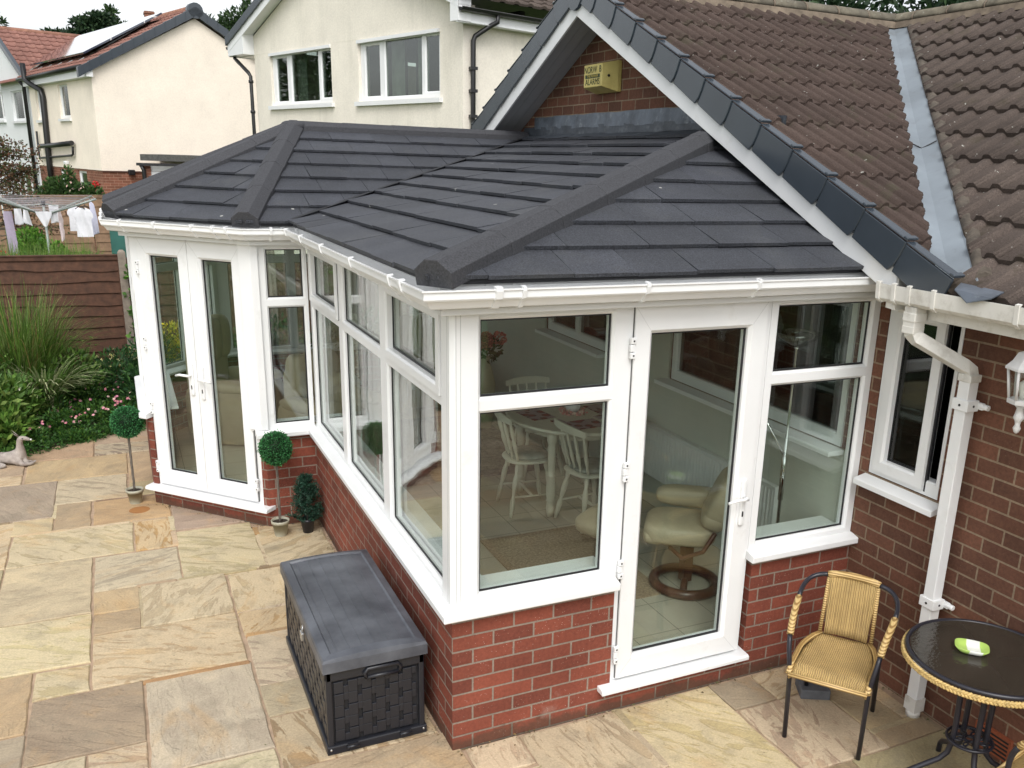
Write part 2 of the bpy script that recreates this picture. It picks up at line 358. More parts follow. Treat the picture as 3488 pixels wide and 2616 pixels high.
def tiles(mb,poly3,row,wid,th=.018,seed=1,gap=.003,jit=.12):
    """flat tiles on a planar polygon; first edge poly3[0]->poly3[1] is the eave"""
    rr=random.Random(seed); P=[V(p) for p in poly3]; O=P[0]; u=(P[1]-P[0]).normalized(); n=None
    for k in range(2,len(P)):
        n=u.cross(P[k]-O)
        if n.length>1e-4: break
    n.normalize()
    if n.z<0: n=-n
    v=n.cross(u)
    if v.z<0: v=-v
    p2=[((p-O).dot(u),(p-O).dot(v)) for p in P]
    umin=min(p[0] for p in p2); umax=max(p[0] for p in p2); vmax=max(p[1] for p in p2)
    k=0; v0=-.03; mb.usecol=True
    while v0<vmax:
        v1=v0+row+.008; a=umin-rr.random()*wid[1]
        band=clip(clip(p2 if k else [(x,y-.03 if y<1e-4 else y) for x,y in p2],0,-1,-v0),0,1,v1)
        while a<umax:
            b=a+rr.uniform(*wid)
            t=clip(clip(band,-1,0,-(a+gap/2)),1,0,b-gap/2)
            if len(t)>=3:
                d=rr.uniform(-.006,.006); dt=rr.uniform(0,.007)
                s=1+rr.uniform(-jit,jit); mb.cur=(s,s,s*rr.uniform(.99,1.02),1)
                def H(y): return (th+dt)*(1-(y-v0)/(v1-v0))+.002
                top=[O+u*x+v*(y+(d if y<v0+1e-4 else 0))+n*H(y) for x,y in t]
                bot=[q-n*(th*.95) if t[i][1]<v0+.02 else q-n*.004 for i,q in enumerate(top)]
                ar=sum(t[i][0]*t[(i+1)%len(t)][1]-t[(i+1)%len(t)][0]*t[i][1] for i in range(len(t)))
                if (u.cross(v)).dot(n)<0: ar=-ar
                if ar<0: top=top[::-1]; bot=bot[::-1]
                if abs(ar)<1e-4: a=b; continue
                it=[mb.vert(q) for q in top]; ib=[mb.vert(q) for q in bot]
                mb.face(it)
                for i in range(len(it)): mb.face((it[i],ib[i],ib[(i+1)%len(it)],it[(i+1)%len(it)]))
            a=b
        v0+=row; k+=1
def ribtiles(mb,O,u,v,n,L,rows,row,prof,per,ns,inside,th=.02,seed=1,tilew=.3):
    """interlocking ribbed tiles as stepped height strips; inside(uc,vc) filter"""
    rr=random.Random(seed); O=V(O); u=V(u).normalized(); v=V(v).normalized(); n=V(n).normalized(); mb.usecol=True
    du=per/ns; nc=int(L/du)
    for r in range(rows):
        off=0; v0=r*row; v1=v0+row+.012
        prev=None; tint={}
        ids=[]
        for c in range(nc+1):
            x=c*du; h=prof((x%per)/per); ti=int(x/tilew)
            if ti not in tint: tint[ti]=(rr.uniform(-.002,.002),rr.uniform(0,.002),rr.uniform(.92,1.08))
            dv,dh,_=tint[ti]
            lo=O+u*x+v*(v0+dv)+n*(h+th+dh); hi=O+u*x+v*v1+n*(h+.002); bt=O+u*x+v*(v0+dv)+n*(h*.75-.006)
            ids.append((bt,lo,hi,h+th+dh,h+.002))
        for c in range(nc):
            uc=(c+.5)*du; vc=v0+row*.5
            k=inside(uc,v0,v0+row)
            if k is False: continue
            s=tint[int(c*du/tilew)][2]; mb.cur=(s,s,s,1)
            a,b=ids[c],ids[c+1]
            if isinstance(k,float) and k>v0:
                if k>=v0+row: continue
                t=(k-v0)/(v1-v0); A2=a[1].lerp(a[2],t); B2=b[1].lerp(b[2],t)
                i=[mb.vert(p) for p in (A2-n*.03,B2-n*.03,B2,A2,b[2],a[2])]; mb.face((i[0],i[1],i[2],i[3])); mb.face((i[3],i[2],i[4],i[5]),True); continue
            i=[mb.vert(p) for p in (a[0],b[0],b[1],a[1],b[2],a[2])]
            mb.face((i[0],i[1],i[2],i[3])); mb.face((i[3],i[2],i[4],i[5]),True)
def romanprof(t):
    # flat pan with a rounded trapezoid roll
    if t<.5: return .004
    k=(t-.5)/.5
    return .004+.026*min(1,max(0,math.sin(math.pi*k))*1.35)
def leafquad(mb,p,d,n,l,wd,fold=0):
    d=d.normalized(); s=d.cross(n)
    if s.length<1e-4: s=d.orthogonal()
    s.normalize()
    a=p; b=p+d*l*.5+s*wd*.5; c=p+d*l; e=p+d*l*.5-s*wd*.5
    mb.poly((a,b,c,e))
def rnd(rr=R):
    while True:
        q=V((rr.uniform(-1,1),rr.uniform(-1,1),rr.uniform(-1,1)))
        if .05<q.length<1: return q.normalized()
def cluster(mb,c,rad,n,l,wd,cols,rr=R,shell=.35,up=.2):
    mb.usecol=True; c=V(c)
    for _ in range(n):
        d=rnd(rr); k=(1-shell*rr.random()**1.5); p=c+V((d.x*rad[0],d.y*rad[1],d.z*rad[2]))*k
        col=rr.choice(cols); s=rr.uniform(.65,1.3); mb.cur=(col[0]*s,col[1]*s,col[2]*s,1)
        q=(d+rnd(rr)*.9+V((0,0,up))).normalized()
        leafquad(mb,p,q,rnd(rr),l*rr.uniform(.6,1.3),wd*rr.uniform(.6,1.3))
def blade(mb,base,dirv,h,bend,wd,col,seg=6,rr=R,stripe=None):
    mb.usecol=True; base=V(base); d=V((dirv[0],dirv[1],0)); 
    if d.length<1e-4: d=V((1,0,0))
    d.normalize(); s=V((-d.y,d.x,0)); prev=None
    for k in range(seg+1):
        t=k/seg; p=base+V((0,0,1))*h*(t-bend*.55*t**2.6)+d*h*bend*(t**1.8)*.75
        ww=wd*(1-t**2.2)*(.6+.4*min(1,t*5))+.0006
        cur=(mb.vert(p-s*ww),mb.vert(p+s*ww)); 
        if prev:
            mb.cur=(*col,1); mb.face((prev[0],prev[1],cur[1],cur[0]),True)
        prev=cur
# ================================================================== SETTING
W=2.345; L=3.06; A=(-.36,L); B=(-1.111,3.887); C_=(-1.111,5.15); D_=(-.36,5.98); YB=5.98
ZF=.17
m=MB(); m.poly([(-150,-60,-.42),(150,-60,-.42),(150,220,-.42),(-150,220,-.42)])
gm=N('lawn_grass'); c0=gm.coord(); gm.l(gm.ramp(gm.noise(c0,3,8,.7),[(.3,(.035,.07,.012,1)),(.7,(.10,.15,.03,1))]),gm.p.inputs['Base Color']); gm.set(Roughness=.9); gm.bump(gm.noise(c0,60,6),.8,.03)
struct(m,'ground',gm.mat)
# patio slabs -------------------------------------------------------
TAN=(.46,.35,.21); CRM=(.56,.47,.31); GRY=(.36,.31,.235); PNK=(.42,.34,.25); ORG=(.47,.255,.09); BRN=(.26,.185,.12); GRN=(.47,.385,.25); YEL=(.60,.44,.21); PUR=(.31,.245,.18); DRK=(.23,.185,.145)
S=[(-1.83,-1.31,4.1,4.69,PNK),(-2.62,-1.83,3.83,4.68,GRY),(-2.08,-1.3,4.71,5.28,TAN),(-1.29,-1.0,4.44,5.28,GRN),(-1.56,-1.0,5.31,5.61,DRK),(-1.56,-1.0,5.63,6.1,PNK),(-2.6,-1.57,5.3,5.75,(.50,.34,.20)),
(-2.08,-1.82,3.54,3.82,CRM),(-1.81,-1.57,3.55,4.09,TAN),(-1.55,-1.02,3.54,4.07,(.50,.34,.19)),(-1.01,-.3,3.24,3.9,GRY),(-1.28,-1.03,2.96,3.51,ORG),(-1.01,-.49,2.38,3.21,GRN),(-2.06,-1.29,2.965,3.52,GRN),
(-2.06,-1.55,2.11,2.945,CRM),(-1.535,-1.02,2.39,2.935,(.40,.36,.29)),(-1.535,-1.28,2.07,2.375,TAN),(-1.27,-.765,1.8,2.365,GRN),(-1.53,-1.28,1.8,2.055,(.42,.33,.22)),(-.75,-.02,1.775,2.345,GRN),(-.75,-.02,1.48,1.76,ORG),
(-.475,-.02,2.375,2.95,PNK),(-.475,-.02,2.965,3.04,TAN),(-2.55,-2.1,4.94,5.3,PNK),(-2.55,-2.1,4.70,4.93,TAN),(-2.02,-1.545,1.505,2.09,(.62,.50,.31)),(-1.53,-.765,1.2,1.785,TAN),(-.74,-.02,.915,1.47,PNK),(-1.8,-1.545,1.21,1.48,(.46,.36,.22)),
(-2.4,-1.815,.92,1.49,TAN),(-1.8,-1.295,.645,1.19,PUR),(-1.28,-.755,.36,1.17,(.52,.46,.34)),(-.745,-.02,.615,.905,(.38,.34,.27)),(-.745,-.02,.17,.6,BRN),(-1.54,-1.29,.3,.63,(.40,.31,.23)),(-1.8,-1.55,.3,.63,PNK),
(-.75,.045,-.22,.155,GRN),(.06,.325,-.23,-.01,CRM),(.335,.87,-.5,-.02,(.40,.31,.21)),(.885,1.435,-.8,-.02,YEL),(1.445,1.71,-.255,-.02,PUR),(1.72,1.955,-.255,-.02,TAN),(1.45,1.96,-.8,-.27,(.42,.34,.245)),(1.97,2.2,-.67,-.27,(.36,.29,.2)),(1.96,2.33,-.8,-.685,(.33,.25,.18)),(1.97,2.33,-.255,-.02,DRK),
(-2.6,-2.07,2.965,3.82,(.50,.38,.22)),(-2.6,-2.07,2.11,2.95,TAN),(-2.6,-2.03,1.505,2.1,CRM),(.06,.6,-.8,-.51,TAN),(1.1,1.7,-1.2,-.81,BRN),(1.71,2.33,-1.3,-.81,(.38,.29,.19)),
(-2.4,-1.81,.36,.905,GRY),(-1.28,-.755,-.2,.35,CRM)]
XS0,XS1,YS0,YS1=-5.2,2.33,-5.0,6.5
cell=.05; NX=int((XS1-XS0)/cell); NY=int((YS1-YS0)/cell)
occ=[[False]*NY for _ in range(NX)]
def mark(x0,x1,y0,y1):
    for i in range(max(0,int((x0-XS0)/cell+.5)),min(NX,int((x1-XS0)/cell+.5))):
        for j in range(max(0,int((y0-YS0)/cell+.5)),min(NY,int((y1-YS0)/cell+.5))): occ[i][j]=True
for s in S: mark(*s[:4])
mark(0,2.4,0,6.5); mark(-1.0,.1,L+.05,6.5)
rs=random.Random(3); PAL=[TAN,CRM,GRY,PNK,GRN,BRN,(.5,.38,.24),GRN,TAN,ORG]
for j in range(NY):
    for i in range(NX):
        if occ[i][j]: continue
        wn=rs.choice([5,10,10,15]); hn=rs.choice([6,11,11,17]); a=0
        while a<wn and i+a<NX and not occ[i+a][j]: a+=1
        b=1
        while b<hn and j+b<NY and all(not occ[i+q][j+b] for q in range(a)): b+=1
        x0=XS0+i*cell; y0=YS0+j*cell; S.append((x0+.006,x0+a*cell-.006,y0+.006,y0+b*cell-.006,rs.choice(PAL))); mark(x0,x0+a*cell,y0,y0+b*cell)
m=MB(); m.box((XS0-.05,YS0-.05,-.4),(XS1+.02,YS1+.05,-.009)); struct(m,'patio_bedding',simple('pink_mortar_joint',(.38,.275,.19),.95,.25,12,.5,90,.004))
m=MB(); m.usecol=True
for x0,x1,y0,y1,c in S:
    if x1-x0<.02 or y1-y0<.02: continue
    j=lambda:rs.uniform(-.004,.004)
    nx,ny=max(2,int((x1-x0)/.09)),max(2,int((y1-y0)/.09)); z=rs.uniform(-.001,.003); sx,sy=rs.uniform(-.004,.004),rs.uniform(-.004,.004)
    lum=sum(c)/3/.347; m.cur=(*[(v*.54+b_*.46*(.45+.55*lum))*rs.uniform(.87,.98) for v,b_ in zip(c,(.45,.34,.205))],rs.random())
    ring=[(x0+(x1-x0)*k/nx,y0) for k in range(nx)]+[(x1,y0+(y1-y0)*k/ny) for k in range(ny)]+[(x1-(x1-x0)*k/nx,y1) for k in range(nx)]+[(x0,y1-(y1-y0)*k/ny) for k in range(ny)]
    ring=[(x+j(),y+j()) for x,y in ring]; cx,cyy=(x0+x1)/2,(y0+y1)/2
    zz=lambda x,y:z+sx*(x-cx)+sy*(y-cyy)
    inn=[(x+(cx-x)/max(.05,abs(cx-x)+abs(cyy-y))*.008,y+(cyy-y)/max(.05,abs(cx-x)+abs(cyy-y))*.008) for x,y in ring]
    a=[m.vert((x,y,-.03)) for x,y in ring]; b=[m.vert((x,y,zz(x,y)-.005)) for x,y in ring]; e=[m.vert((x,y,zz(x,y))) for x,y in inn]
    n=len(ring)
    for k in range(n):
        m.face((a[k],a[(k+1)%n],b[(k+1)%n],b[k])); m.face((b[k],b[(k+1)%n],e[(k+1)%n],e[k]))
    m.face(e)
sm=N('sandstone_slab'); a=sm.n('ShaderNodeVertexColor'); a.layer_name='tint'; oc=sm.coord()
off=sm.n('ShaderNodeVectorMath',operation='MULTIPLY_ADD'); comb=sm.n('ShaderNodeCombineXYZ'); sm.l(a.outputs['Alpha'],comb.inputs[0]); sm.l(a.outputs['Alpha'],comb.inputs[1])
off.inputs[1].default_value=(37,91,0); sm.l(comb.outputs[0],off.inputs[0]); sm.l(oc,off.inputs[2])
rot=sm.n('ShaderNodeVectorRotate',rotation_type='Z_AXIS'); sm.l(off.outputs[0],rot.inputs['Vector']); sm.l(sm.math('MULTIPLY',a.outputs['Alpha'],6.28),rot.inputs['Angle'])
mp2=sm.n('ShaderNodeMapping'); mp2.inputs['Scale'].default_value=(1.1,4.2,1); sm.l(rot.outputs[0],mp2.inputs[0]); st=mp2.outputs[0]
mp3=sm.n('ShaderNodeMapping'); mp3.inputs['Scale'].default_value=(1.2,2.2,1); sm.l(rot.outputs[0],mp3.inputs[0]); sv=mp3.outputs[0]
col=a.outputs['Color']
n1=sm.noise(sv,1.9,6,.62,.9); n2=sm.noise(st,2.4,7,.65,1.2); n3=sm.noise(oc,90,4,.7); n4=sm.noise(rot.outputs[0],5,7,.72)
col=sm.mix(col,sm.ramp(n1,[(.30,(.80,.78,.78,1)),(.52,(1,1,1,1)),(.72,(1.22,1.2,1.15,1))]),1.0,'MULTIPLY')
terr=sm.ramp(n2,[(.44,g(0)),(.47,g(.9)),(.60,g(.75)),(.63,g(.1))]);col=sm.mix(col,(.62,.52,.36,1),sm.math('MULTIPLY',sm.math('MULTIPLY',terr,sm.math('GREATER_THAN',sm.math('FRACT',sm.math('MULTIPLY',a.outputs['Alpha'],7.3)),.5)),.55))
rust=sm.ramp(sm.noise(sv,1.2,5,.6,1.5),[(.56,g(0)),(.68,g(1))]); col=sm.mix(col,(.50,.30,.12,1),sm.math('MULTIPLY',rust,.30))
grey=sm.ramp(n4,[(.50,g(0)),(.72,g(1))]); col=sm.mix(col,(.23,.20,.145,1),sm.math('MULTIPLY',grey,.55))
col=sm.mix(col,sm.ramp(n3,[(.25,g(.78)),(.75,g(1.18))]),1.0,'MULTIPLY')
vo=sm.n('ShaderNodeTexVoronoi'); vo.inputs['Scale'].default_value=16; sm.l(oc,vo.inputs['Vector'])
col=sm.mix(col,(.16,.13,.10,1),sm.math('MULTIPLY',sm.math('LESS_THAN',vo.outputs['Distance'],.06),.6))
# round rust ring left by a pot
sp=sm.n('ShaderNodeVectorMath',operation='DISTANCE'); sm.l(sm.coord(),sp.inputs[0]); sp.inputs[1].default_value=(-1.235,3.76,0)
dn=sm.math('ADD',sp.outputs['Value'],sm.math('MULTIPLY',sm.noise(oc,20,3),.008)); col=sm.mix(col,(.30,.115,.025,1),sm.math('MULTIPLY',sm.math('LESS_THAN',dn,.078),.8))
sm.l(col,sm.p.inputs['Base Color']); sm.set(Roughness=.8); sm.p.inputs['Specular IOR Level'].default_value=.3
h=sm.math('ADD',sm.math('MULTIPLY',sm.ramp(n2,[(.43,g(0)),(.47,g(.6)),(.6,g(.7)),(.64,g(1))]),.8),sm.math('ADD',sm.math('MULTIPLY',n4,.9),sm.math('MULTIPLY',n3,.25)))
sm.bump(h,.55,.009)
struct(m,'patio',sm.mat)
rs2=random.Random(12); m=MB(); m.usecol=True
for _ in range(420):
    k=rs2.random()
    if k<.3: x,y=-abs(rs2.gauss(0,.03))-.005,rs2.uniform(.0,3.0)
    elif k<.6: x,y=rs2.uniform(0,2.3),-abs(rs2.gauss(0,.03))-.005
    elif k<.75: x,y=2.33-abs(rs2.gauss(0,.04)),rs2.uniform(-1.6,0)
    elif k<.9: t=rs2.random(); x,y=-.36-.75*t-abs(rs2.gauss(0,.03)),3.05+.83*t-abs(rs2.gauss(0,.03))
    else: x,y=rs2.uniform(-2.4,1.9),rs2.uniform(-1,5.3)
    if -.56<x<-.05 and .18<y<1.32: continue
    if 0<x<2.35 and y>0: continue
    s=rs2.uniform(.003,.011)*(1 if k<.9 else .6); a=rs2.random()*6.28; c=rs2.choice([(.10,.07,.03),(.05,.04,.02),(.16,.11,.05),(.07,.08,.03),(.2,.17,.12)]); m.cur=(*c,1); dx,dy=math.cos(a)*s,math.sin(a)*s
    m.poly(((x-dx,y-dy,.007),(x+dy*.4,y-dx*.4,.0095+rs2.random()*.004),(x+dx,y+dy,.008),(x-dy*.4,y+dx*.4,.0075)))
tag(m.build('leaf_litter',tinted('leaf_litter_bits',.9)),kind='stuff')
# planting bed soil
soilm=simple('dark_soil',(.035,.024,.016),1,.5,9,.9,40,.03)
m=MB(); e=[(-5.2,4.6),(-2.9,5.1),(-2.31,5.43),(-2.01,5.62),(-1.61,5.9),(-1.42,6.0),(-1.08,6.35),(-.6,6.5),(3,6.5),(3,8.2),(-5.2,8.2)]
m.prism([(x,y,-.4) for x,y in e],(0,0,.435)); struct(m,'soil_bed',soilm)
# ================================================================== CONSERVATORY
con=thing('conservatory','white framed brick based conservatory with charcoal tiled roof built against the bungalow gable','conservatory',(0,0,0))
PATH=[(W-.002,0),(0,0),(0,L),A,B,C_,D_,(W-.002,YB)]
def sub(a,b):
    d=V((b[0]-a[0],b[1]-a[1])); return d.normalized(), d.length
# brick plinth: wall segments with thickness
m=MB()
def bwall(a,b,z1,t=.1,z0=-.05,ea=0,eb=0):
    d,l=sub(a,b); n=V((-d.y,d.x)); panel(m,(a[0],a[1],0),(d.x,d.y),(n.x,n.y),(ea,l-eb,z0,z1),[],t)
def bprof(z): return [(0,-.05),(0,z),(-.1,z),(-.1,-.05)]
sweep(m,[(W-.002,0),(1.665,0)],bprof(.70)); sweep(m,[(1.664,0),(.836,0)],bprof(.128)); sweep(m,[(.835,0),(0,0),(0,L),A],bprof(.70))
sweep(m,[(A[0]-.002,A[1]+.0022),(B[0]+.002,B[1]-.0022)],bprof(.128)); sweep(m,[B,C_,D_,(W-.002,YB)],bprof(.70))
# returns beside the french doors
dAB,lAB=sub(A,B); nAB=V((-dAB.y,dAB.x))
for a0,a1 in ((0,.05),(lAB-.05,lAB)):
    obox(m,(A[0],A[1],0),dAB,nAB,a0,a1,.129,.70,-.1,-.001)
m.build('brick_wall',NEWBRICK,con)
# interior floor slab
im=N('porcelain_floor_tile'); uv=im.coord('Object',rot=(0,0,0)); b=im.n('ShaderNodeTexBrick'); b.offset=0; b.inputs['Scale'].default_value=1; b.inputs['Brick Width'].default_value=.29; b.inputs['Row Height'].default_value=.32; b.inputs['Mortar Size'].default_value=.002
b.inputs['Color1'].default_value=(.50,.46,.38,1); b.inputs['Color2'].default_value=(.46,.42,.35,1); b.inputs['Mortar'].default_value=(.16,.14,.12,1); im.l(uv,b.inputs['Vector']); im.l(b.outputs['Color'],im.p.inputs['Base Color']); im.set(Roughness=.22)
m=MB(); inner=offpath(PATH,-.1); m.prism([(p.x,p.y,0) for p in inner],(0,0,ZF)); m.build('tiled_floor',im.mat,con)
# inside lining of the house wall + ceiling
m=MB(); m.box((W-.018,.05,ZF),(W-.0005,YB-.1,1.19)); m.box((W-.019,1.93,1.19),(W-.0004,2.84,2.3)); m.box((W-.018,4.05,1.19),(W-.0004,YB-.1,2.3)); m.box((W-.018,.05,2.06),(W-.0004,.14,2.3)); m.build('cream_inner_wall',PVCIN,con)
# sills
SP=[(-.06,.752),(.0,.750),(.050,.738),(.056,.734),(.056,.706),(.050,.700),(0,.702),(-.06,.702)]
m=MB(); sweep(m,[(.835,0),(0,0),(0,L),(-.42,L)],SP); m.build('window_sill',PVC,con,bevel=.002)
m=MB(); sweep(m,[(W-.003,0),(1.628,0)],SP); m.build('window_sill',PVC,con,bevel=.002)
m=MB(); sweep(m,[(B[0]+.03,B[1]-.03),B,C_,D_,(W-.003,YB)],SP); m.build('window_sill',PVC,con,bevel=.002)
# internal window boards
m=MB(); SPI=[(-.10,.765),(-.23,.765),(-.23,.745),(-.10,.745)]
sweep(m,[(.835,0),(0,0),(0,L),A],SPI); sweep(m,[B,C_,D_,(W-.02,YB)],SPI); sweep(m,[(W-.02,0),(1.67,0)],SPI); m.build('window_board',PVC,con,bevel=.003)
# window units
def frame(name,a,b,rects,u0,u1,v0=.735,v1=2.10,sash=(),thick=.062,lead=.012):
    """a->b wall base line (outward on the left)"""
    d,l=sub(a,b); n=V((-d.y,d.x)); O=(a[0]-n.x*lead,a[1]-n.y*lead,0)
    m=MB(); panel(m,O,d,n,(u0,u1,v0,v1),rects,thick,.012); fr=m.build(name,PVC,con,bevel=.0015)
    for k,r in enumerate(rects):
        gp=MB(); gu0,gu1,gv0,gv1=r
        if k in sash:
            s=MB(); O2=(O[0]+n.x*.014,O[1]+n.y*.014,0); e=.045
            r2=(gu0+.012,gu1-.012,gv0+.012,gv1-.012)
            panel(s,O2,d,n,(gu0-e,gu1+e,gv0-e*.75,gv1+e*.75),[r2],.05,.010); s.build('opening_sash',PVC,fr,bevel=.002); gu0,gu1,gv0,gv1=r2; 
            sh=MB(); O3=(O[0]+n.x*.003,O[1]+n.y*.003,0); panel(sh,O3,d,n,(r[0]-e-.004,r[1]+e+.004,r[2]-e*.75-.004,r[3]+e*.75+.004),[r],.004); sh.build('shadow_gap_strip',GASK,fr)  # black strip drawn as the shaded gap round the opening sash
        gs=MB(); Og=(a[0]-n.x*.034,a[1]-n.y*.034,0)
        panel(gs,Og,d,n,(gu0-.002,gu1+.002,gv0-.002,gv1+.002),[(gu0+.008,gu1-.008,gv0+.009,gv1-.008)],.006); gs.build('gasket',GASK,fr)
        obox(gp,(a[0],a[1],0),d,n,gu0-.001,gu1+.001,gv0-.001,gv1+.001,-.060,-.042); gp.build('pane',GLASS,fr)
    return fr
X2u=lambda x:W-x   # along the front wall travel direction (from W to 0)
zs,zt0,zt1,zT=.787,1.633,1.702,2.034
FA=(W,0)
frame('window_frame',FA,(0,0),[(X2u(2.289),X2u(1.69),zs,zt0),(X2u(2.289),X2u(1.69),zt1,zT)],.003,X2u(1.637))
frame('window_frame',FA,(0,0),[(X2u(.761),X2u(.137),zs,zt0),(X2u(.761),X2u(.137),zt1,zT)],X2u(.828),X2u(.066))
frame('window_frame',(0,0),(0,L),[(.174,1.041,zs,zt0),(1.183,2.044,zs,zt0),(2.167,3.0,zs,zt0),(.20,1.01,zt1+.02,zT-.01),(1.183,2.044,zt1,zT),(2.19,2.97,zt1+.02,zT-.01)],.066,L-.0,sash=(3,5))
frame('window_frame',(0,L),A,[(.03,.272,zs,zt0),(.03,.272,zt1,zT)],.0,.335)
d,l=sub(B,C_); frame('window_frame',B,C_,[(.12,l/2-.04,zs,zt0),(l/2+.04,l-.12,zs,zt0),(.12,l/2-.04,zt1,zT),(l/2+.04,l-.12,zt1,zT)],.06,l-.06,sash=(2,))
d,l=sub(C_,D_); frame('window_frame',C_,D_,[(.12,l/2-.04,zs,zt0),(l/2+.04,l-.12,zs,zt0),(.12,l/2-.04,zt1,zT),(l/2+.04,l-.12,zt1,zT)],.06,l-.06)
l=W-.36*-1; frame('window_frame',D_,(W,YB),[(.12+k*.64,.12+k*.64+.56,a,b) for k in range(4) for a,b in ((zs,zt0),(zt1,zT))],.06,l-.03)
# corner posts
def post(x,y,r=.062,z0=.735,z1=2.12,name='corner_post',rot=0):
    m=MB(); m.M=Matrix.Translation((x,y,0))@Matrix.Rotation(rot,4,'Z'); m.prism([(-r,-r+.018,z0),(-r+.018,-r,z0),(r,-r,z0),(r,r,z0),(-r,r,z0)],(0,0,z1-z0))
    m.build(name,PVC,con,bevel=.003)
post(.058,.058)
nn=V((nAB.x,nAB.y))
m=MB(); m.prism([(A[0]-.02,L-.012,.752),(A[0]+.03,L-.012,.752),(A[0]+.03,L+.05,.752),(A[0]-.06,L+.10,.752),(A[0]-.09,L+.06,.752)],(0,0,1.36)); m.build('corner_post',PVC,con,bevel=.003)
m=MB(); m.prism([(B[0]+.005,B[1]-.01,.752),(B[0]+.07,B[1]-.06,.752),(B[0]+.1,B[1]+.03,.752),(B[0]+.07,B[1]+.075,.752),(B[0]+.005,B[1]+.075,.752)],(0,0,1.36)); m.build('corner_post',PVC,con,bevel=.003)
for p in (C_,D_): post(p[0]+.04,p[1]-.02,.05)
# grey strips painted as shade in the grooves and joints of the corner posts
SEAM=simple('pvc_seam_shadow',(.42,.43,.43),.6,.02)
m=MB()
for x in (.020,.040): m.box((x-.0012,-.0046,.76),(x+.0012,-.0035,2.09))
for y in (.022,.042): m.box((-.0046,y-.0012,.76),(-.0035,y+.0012,2.09))
m.box((.0655,.0105,.76),(.0680,.0118,2.09)); m.box((.0105,.0655,.76),(.0118,.0680,2.09)); m.build('post_shade_line',SEAM,con)
# hinge / handles
def hinge(parent,O,d,n,u,z,h=.095):
    m=MB(); obox(m,O,d,n,u-.013,u+.013,z,z+.028,.0,.02); obox(m,O,d,n,u-.013,u+.013,z+h-.028,z+h,.0,.02); obox(m,O,d,n,u-.009,u+.015,z+.031,z+h-.031,.0,.017); m.build('hinge',PVC,parent,bevel=.003)
    m=MB()
    for q in (z+.014,z+h-.014): obox(m,O,d,n,u-.004,u+.004,q-.004,q+.004,.0195,.021)
    m.build('hinge_screw',GASK,parent)
def handle(parent,O,d,n,u,z,sgn):
    O=V(O); d=V((d[0],d[1],0)); n=V((n[0],n[1],0))
    m=MB(); m.M=Matrix(((d.x,n.x,0,O.x),(d.y,n.y,0,O.y),(0,0,1,0),(0,0,0,1)))
    m.superq((u,.006,z),(.016,.010,.125),(.25,.5),16,10); m.build('handle_plate',PVC,parent)
    m2=MB(); m2.M=m.M; m2.tube([(u,.01,z+.03),(u,.045,z+.03),(u+sgn*.03,.055,z+.034),(u+sgn*.07,.052,z+.034),(u+sgn*.115,.045,z+.022)],[.010,.010,.010,.009,.008],8); m2.build('handle',PVC,parent)
    m3=MB(); m3.M=m.M; m3.superq((u,.0155,z-.06),(.005,.003,.016),(.5,.5),10,6); m3.build('keyhole',GASK,parent)
def leaf(name,O,d,n,u0,u1,v0,v1,gr,parent,proud=.012):
    On=(O[0]+n[0]*proud,O[1]+n[1]*proud,0)
    m=MB(); panel(m,On,d,n,(u0,u1,v0,v1),[gr],.07,.016); lf=m.build(name,PVC,parent,bevel=.0025)
    sm_=MB(); Om=V((On[0],On[1],0)); n3=V((n[0],n[1],0)).normalized(); d3=V((d[0],d[1],0)).normalized()
    for (ua,va,ub,vb) in ((u0,v0,gr[0]-.016,gr[2]-.016),(u1,v0,gr[1]+.016,gr[2]-.016),(u0,v1,gr[0]-.016,gr[3]+.016),(u1,v1,gr[1]+.016,gr[3]+.016)):
        a_=Om+d3*ua+V((0,0,va)); b_=Om+d3*ub+V((0,0,vb)); s_=(b_-a_).cross(n3).normalized()*.0005; sm_.prism([a_-s_,b_-s_,b_+s_,a_+s_],n3*.0004)
    sm_.build('mitre_seam',SEAM,lf)
    gs=MB(); panel(gs,(O[0]-n[0]*.018,O[1]-n[1]*.018,0),d,n,(gr[0]-.002,gr[1]+.002,gr[2]-.002,gr[3]+.002),[(gr[0]+.010,gr[1]-.010,gr[2]+.012,gr[3]-.010)],.006); gs.build('gasket',GASK,lf)
    gp=MB(); obox(gp,O,d,n,gr[0]-.001,gr[1]+.001,gr[2]-.001,gr[3]+.001,-.045,-.027); gp.build('pane',GLASS,lf)
    return lf
DSEAL=simple('grey_door_seal',(.10,.10,.10),.5,.1)
# single door in the front wall (travel from W to 0)
dF=V((-1,0,0)); nF=V((0,-1,0)); O=(W,-.0,0)
m=MB(); panel(m,(W,.014,0),dF,nF,(X2u(1.636),X2u(.829),.165,2.10),[(X2u(1.59),X2u(.875),.20,2.055)],.06); df=m.build('door_frame',PVC,con,bevel=.002)
lf=leaf('glazed_door',(W,.006,0),dF,nF,X2u(1.602),X2u(.866),.180,2.064,(X2u(1.502),X2u(.963),.294,1.938),con)
gm_=MB(); panel(gm_,(W,.0035,0),dF,nF,(X2u(1.6035),X2u(.8645),.178,2.066),[(X2u(1.58),X2u(.89),.21,2.04)],.01); gm_.build('door_seal',DSEAL,con)
for z in (.27,.74,1.24,1.83): hinge(lf,(W,.004,0),dF,nF,X2u(.858),z)
handle(lf,(W,-.006,0),dF,nF,X2u(1.552),1.04,1)
m=MB(); sweep(m,[(1.665,0),(.765,0)],[(-.08,.168),(.045,.158),(.056,.15),(.056,.131),(-.08,.131)]); m.build('door_sill',PVC,con,bevel=.002)
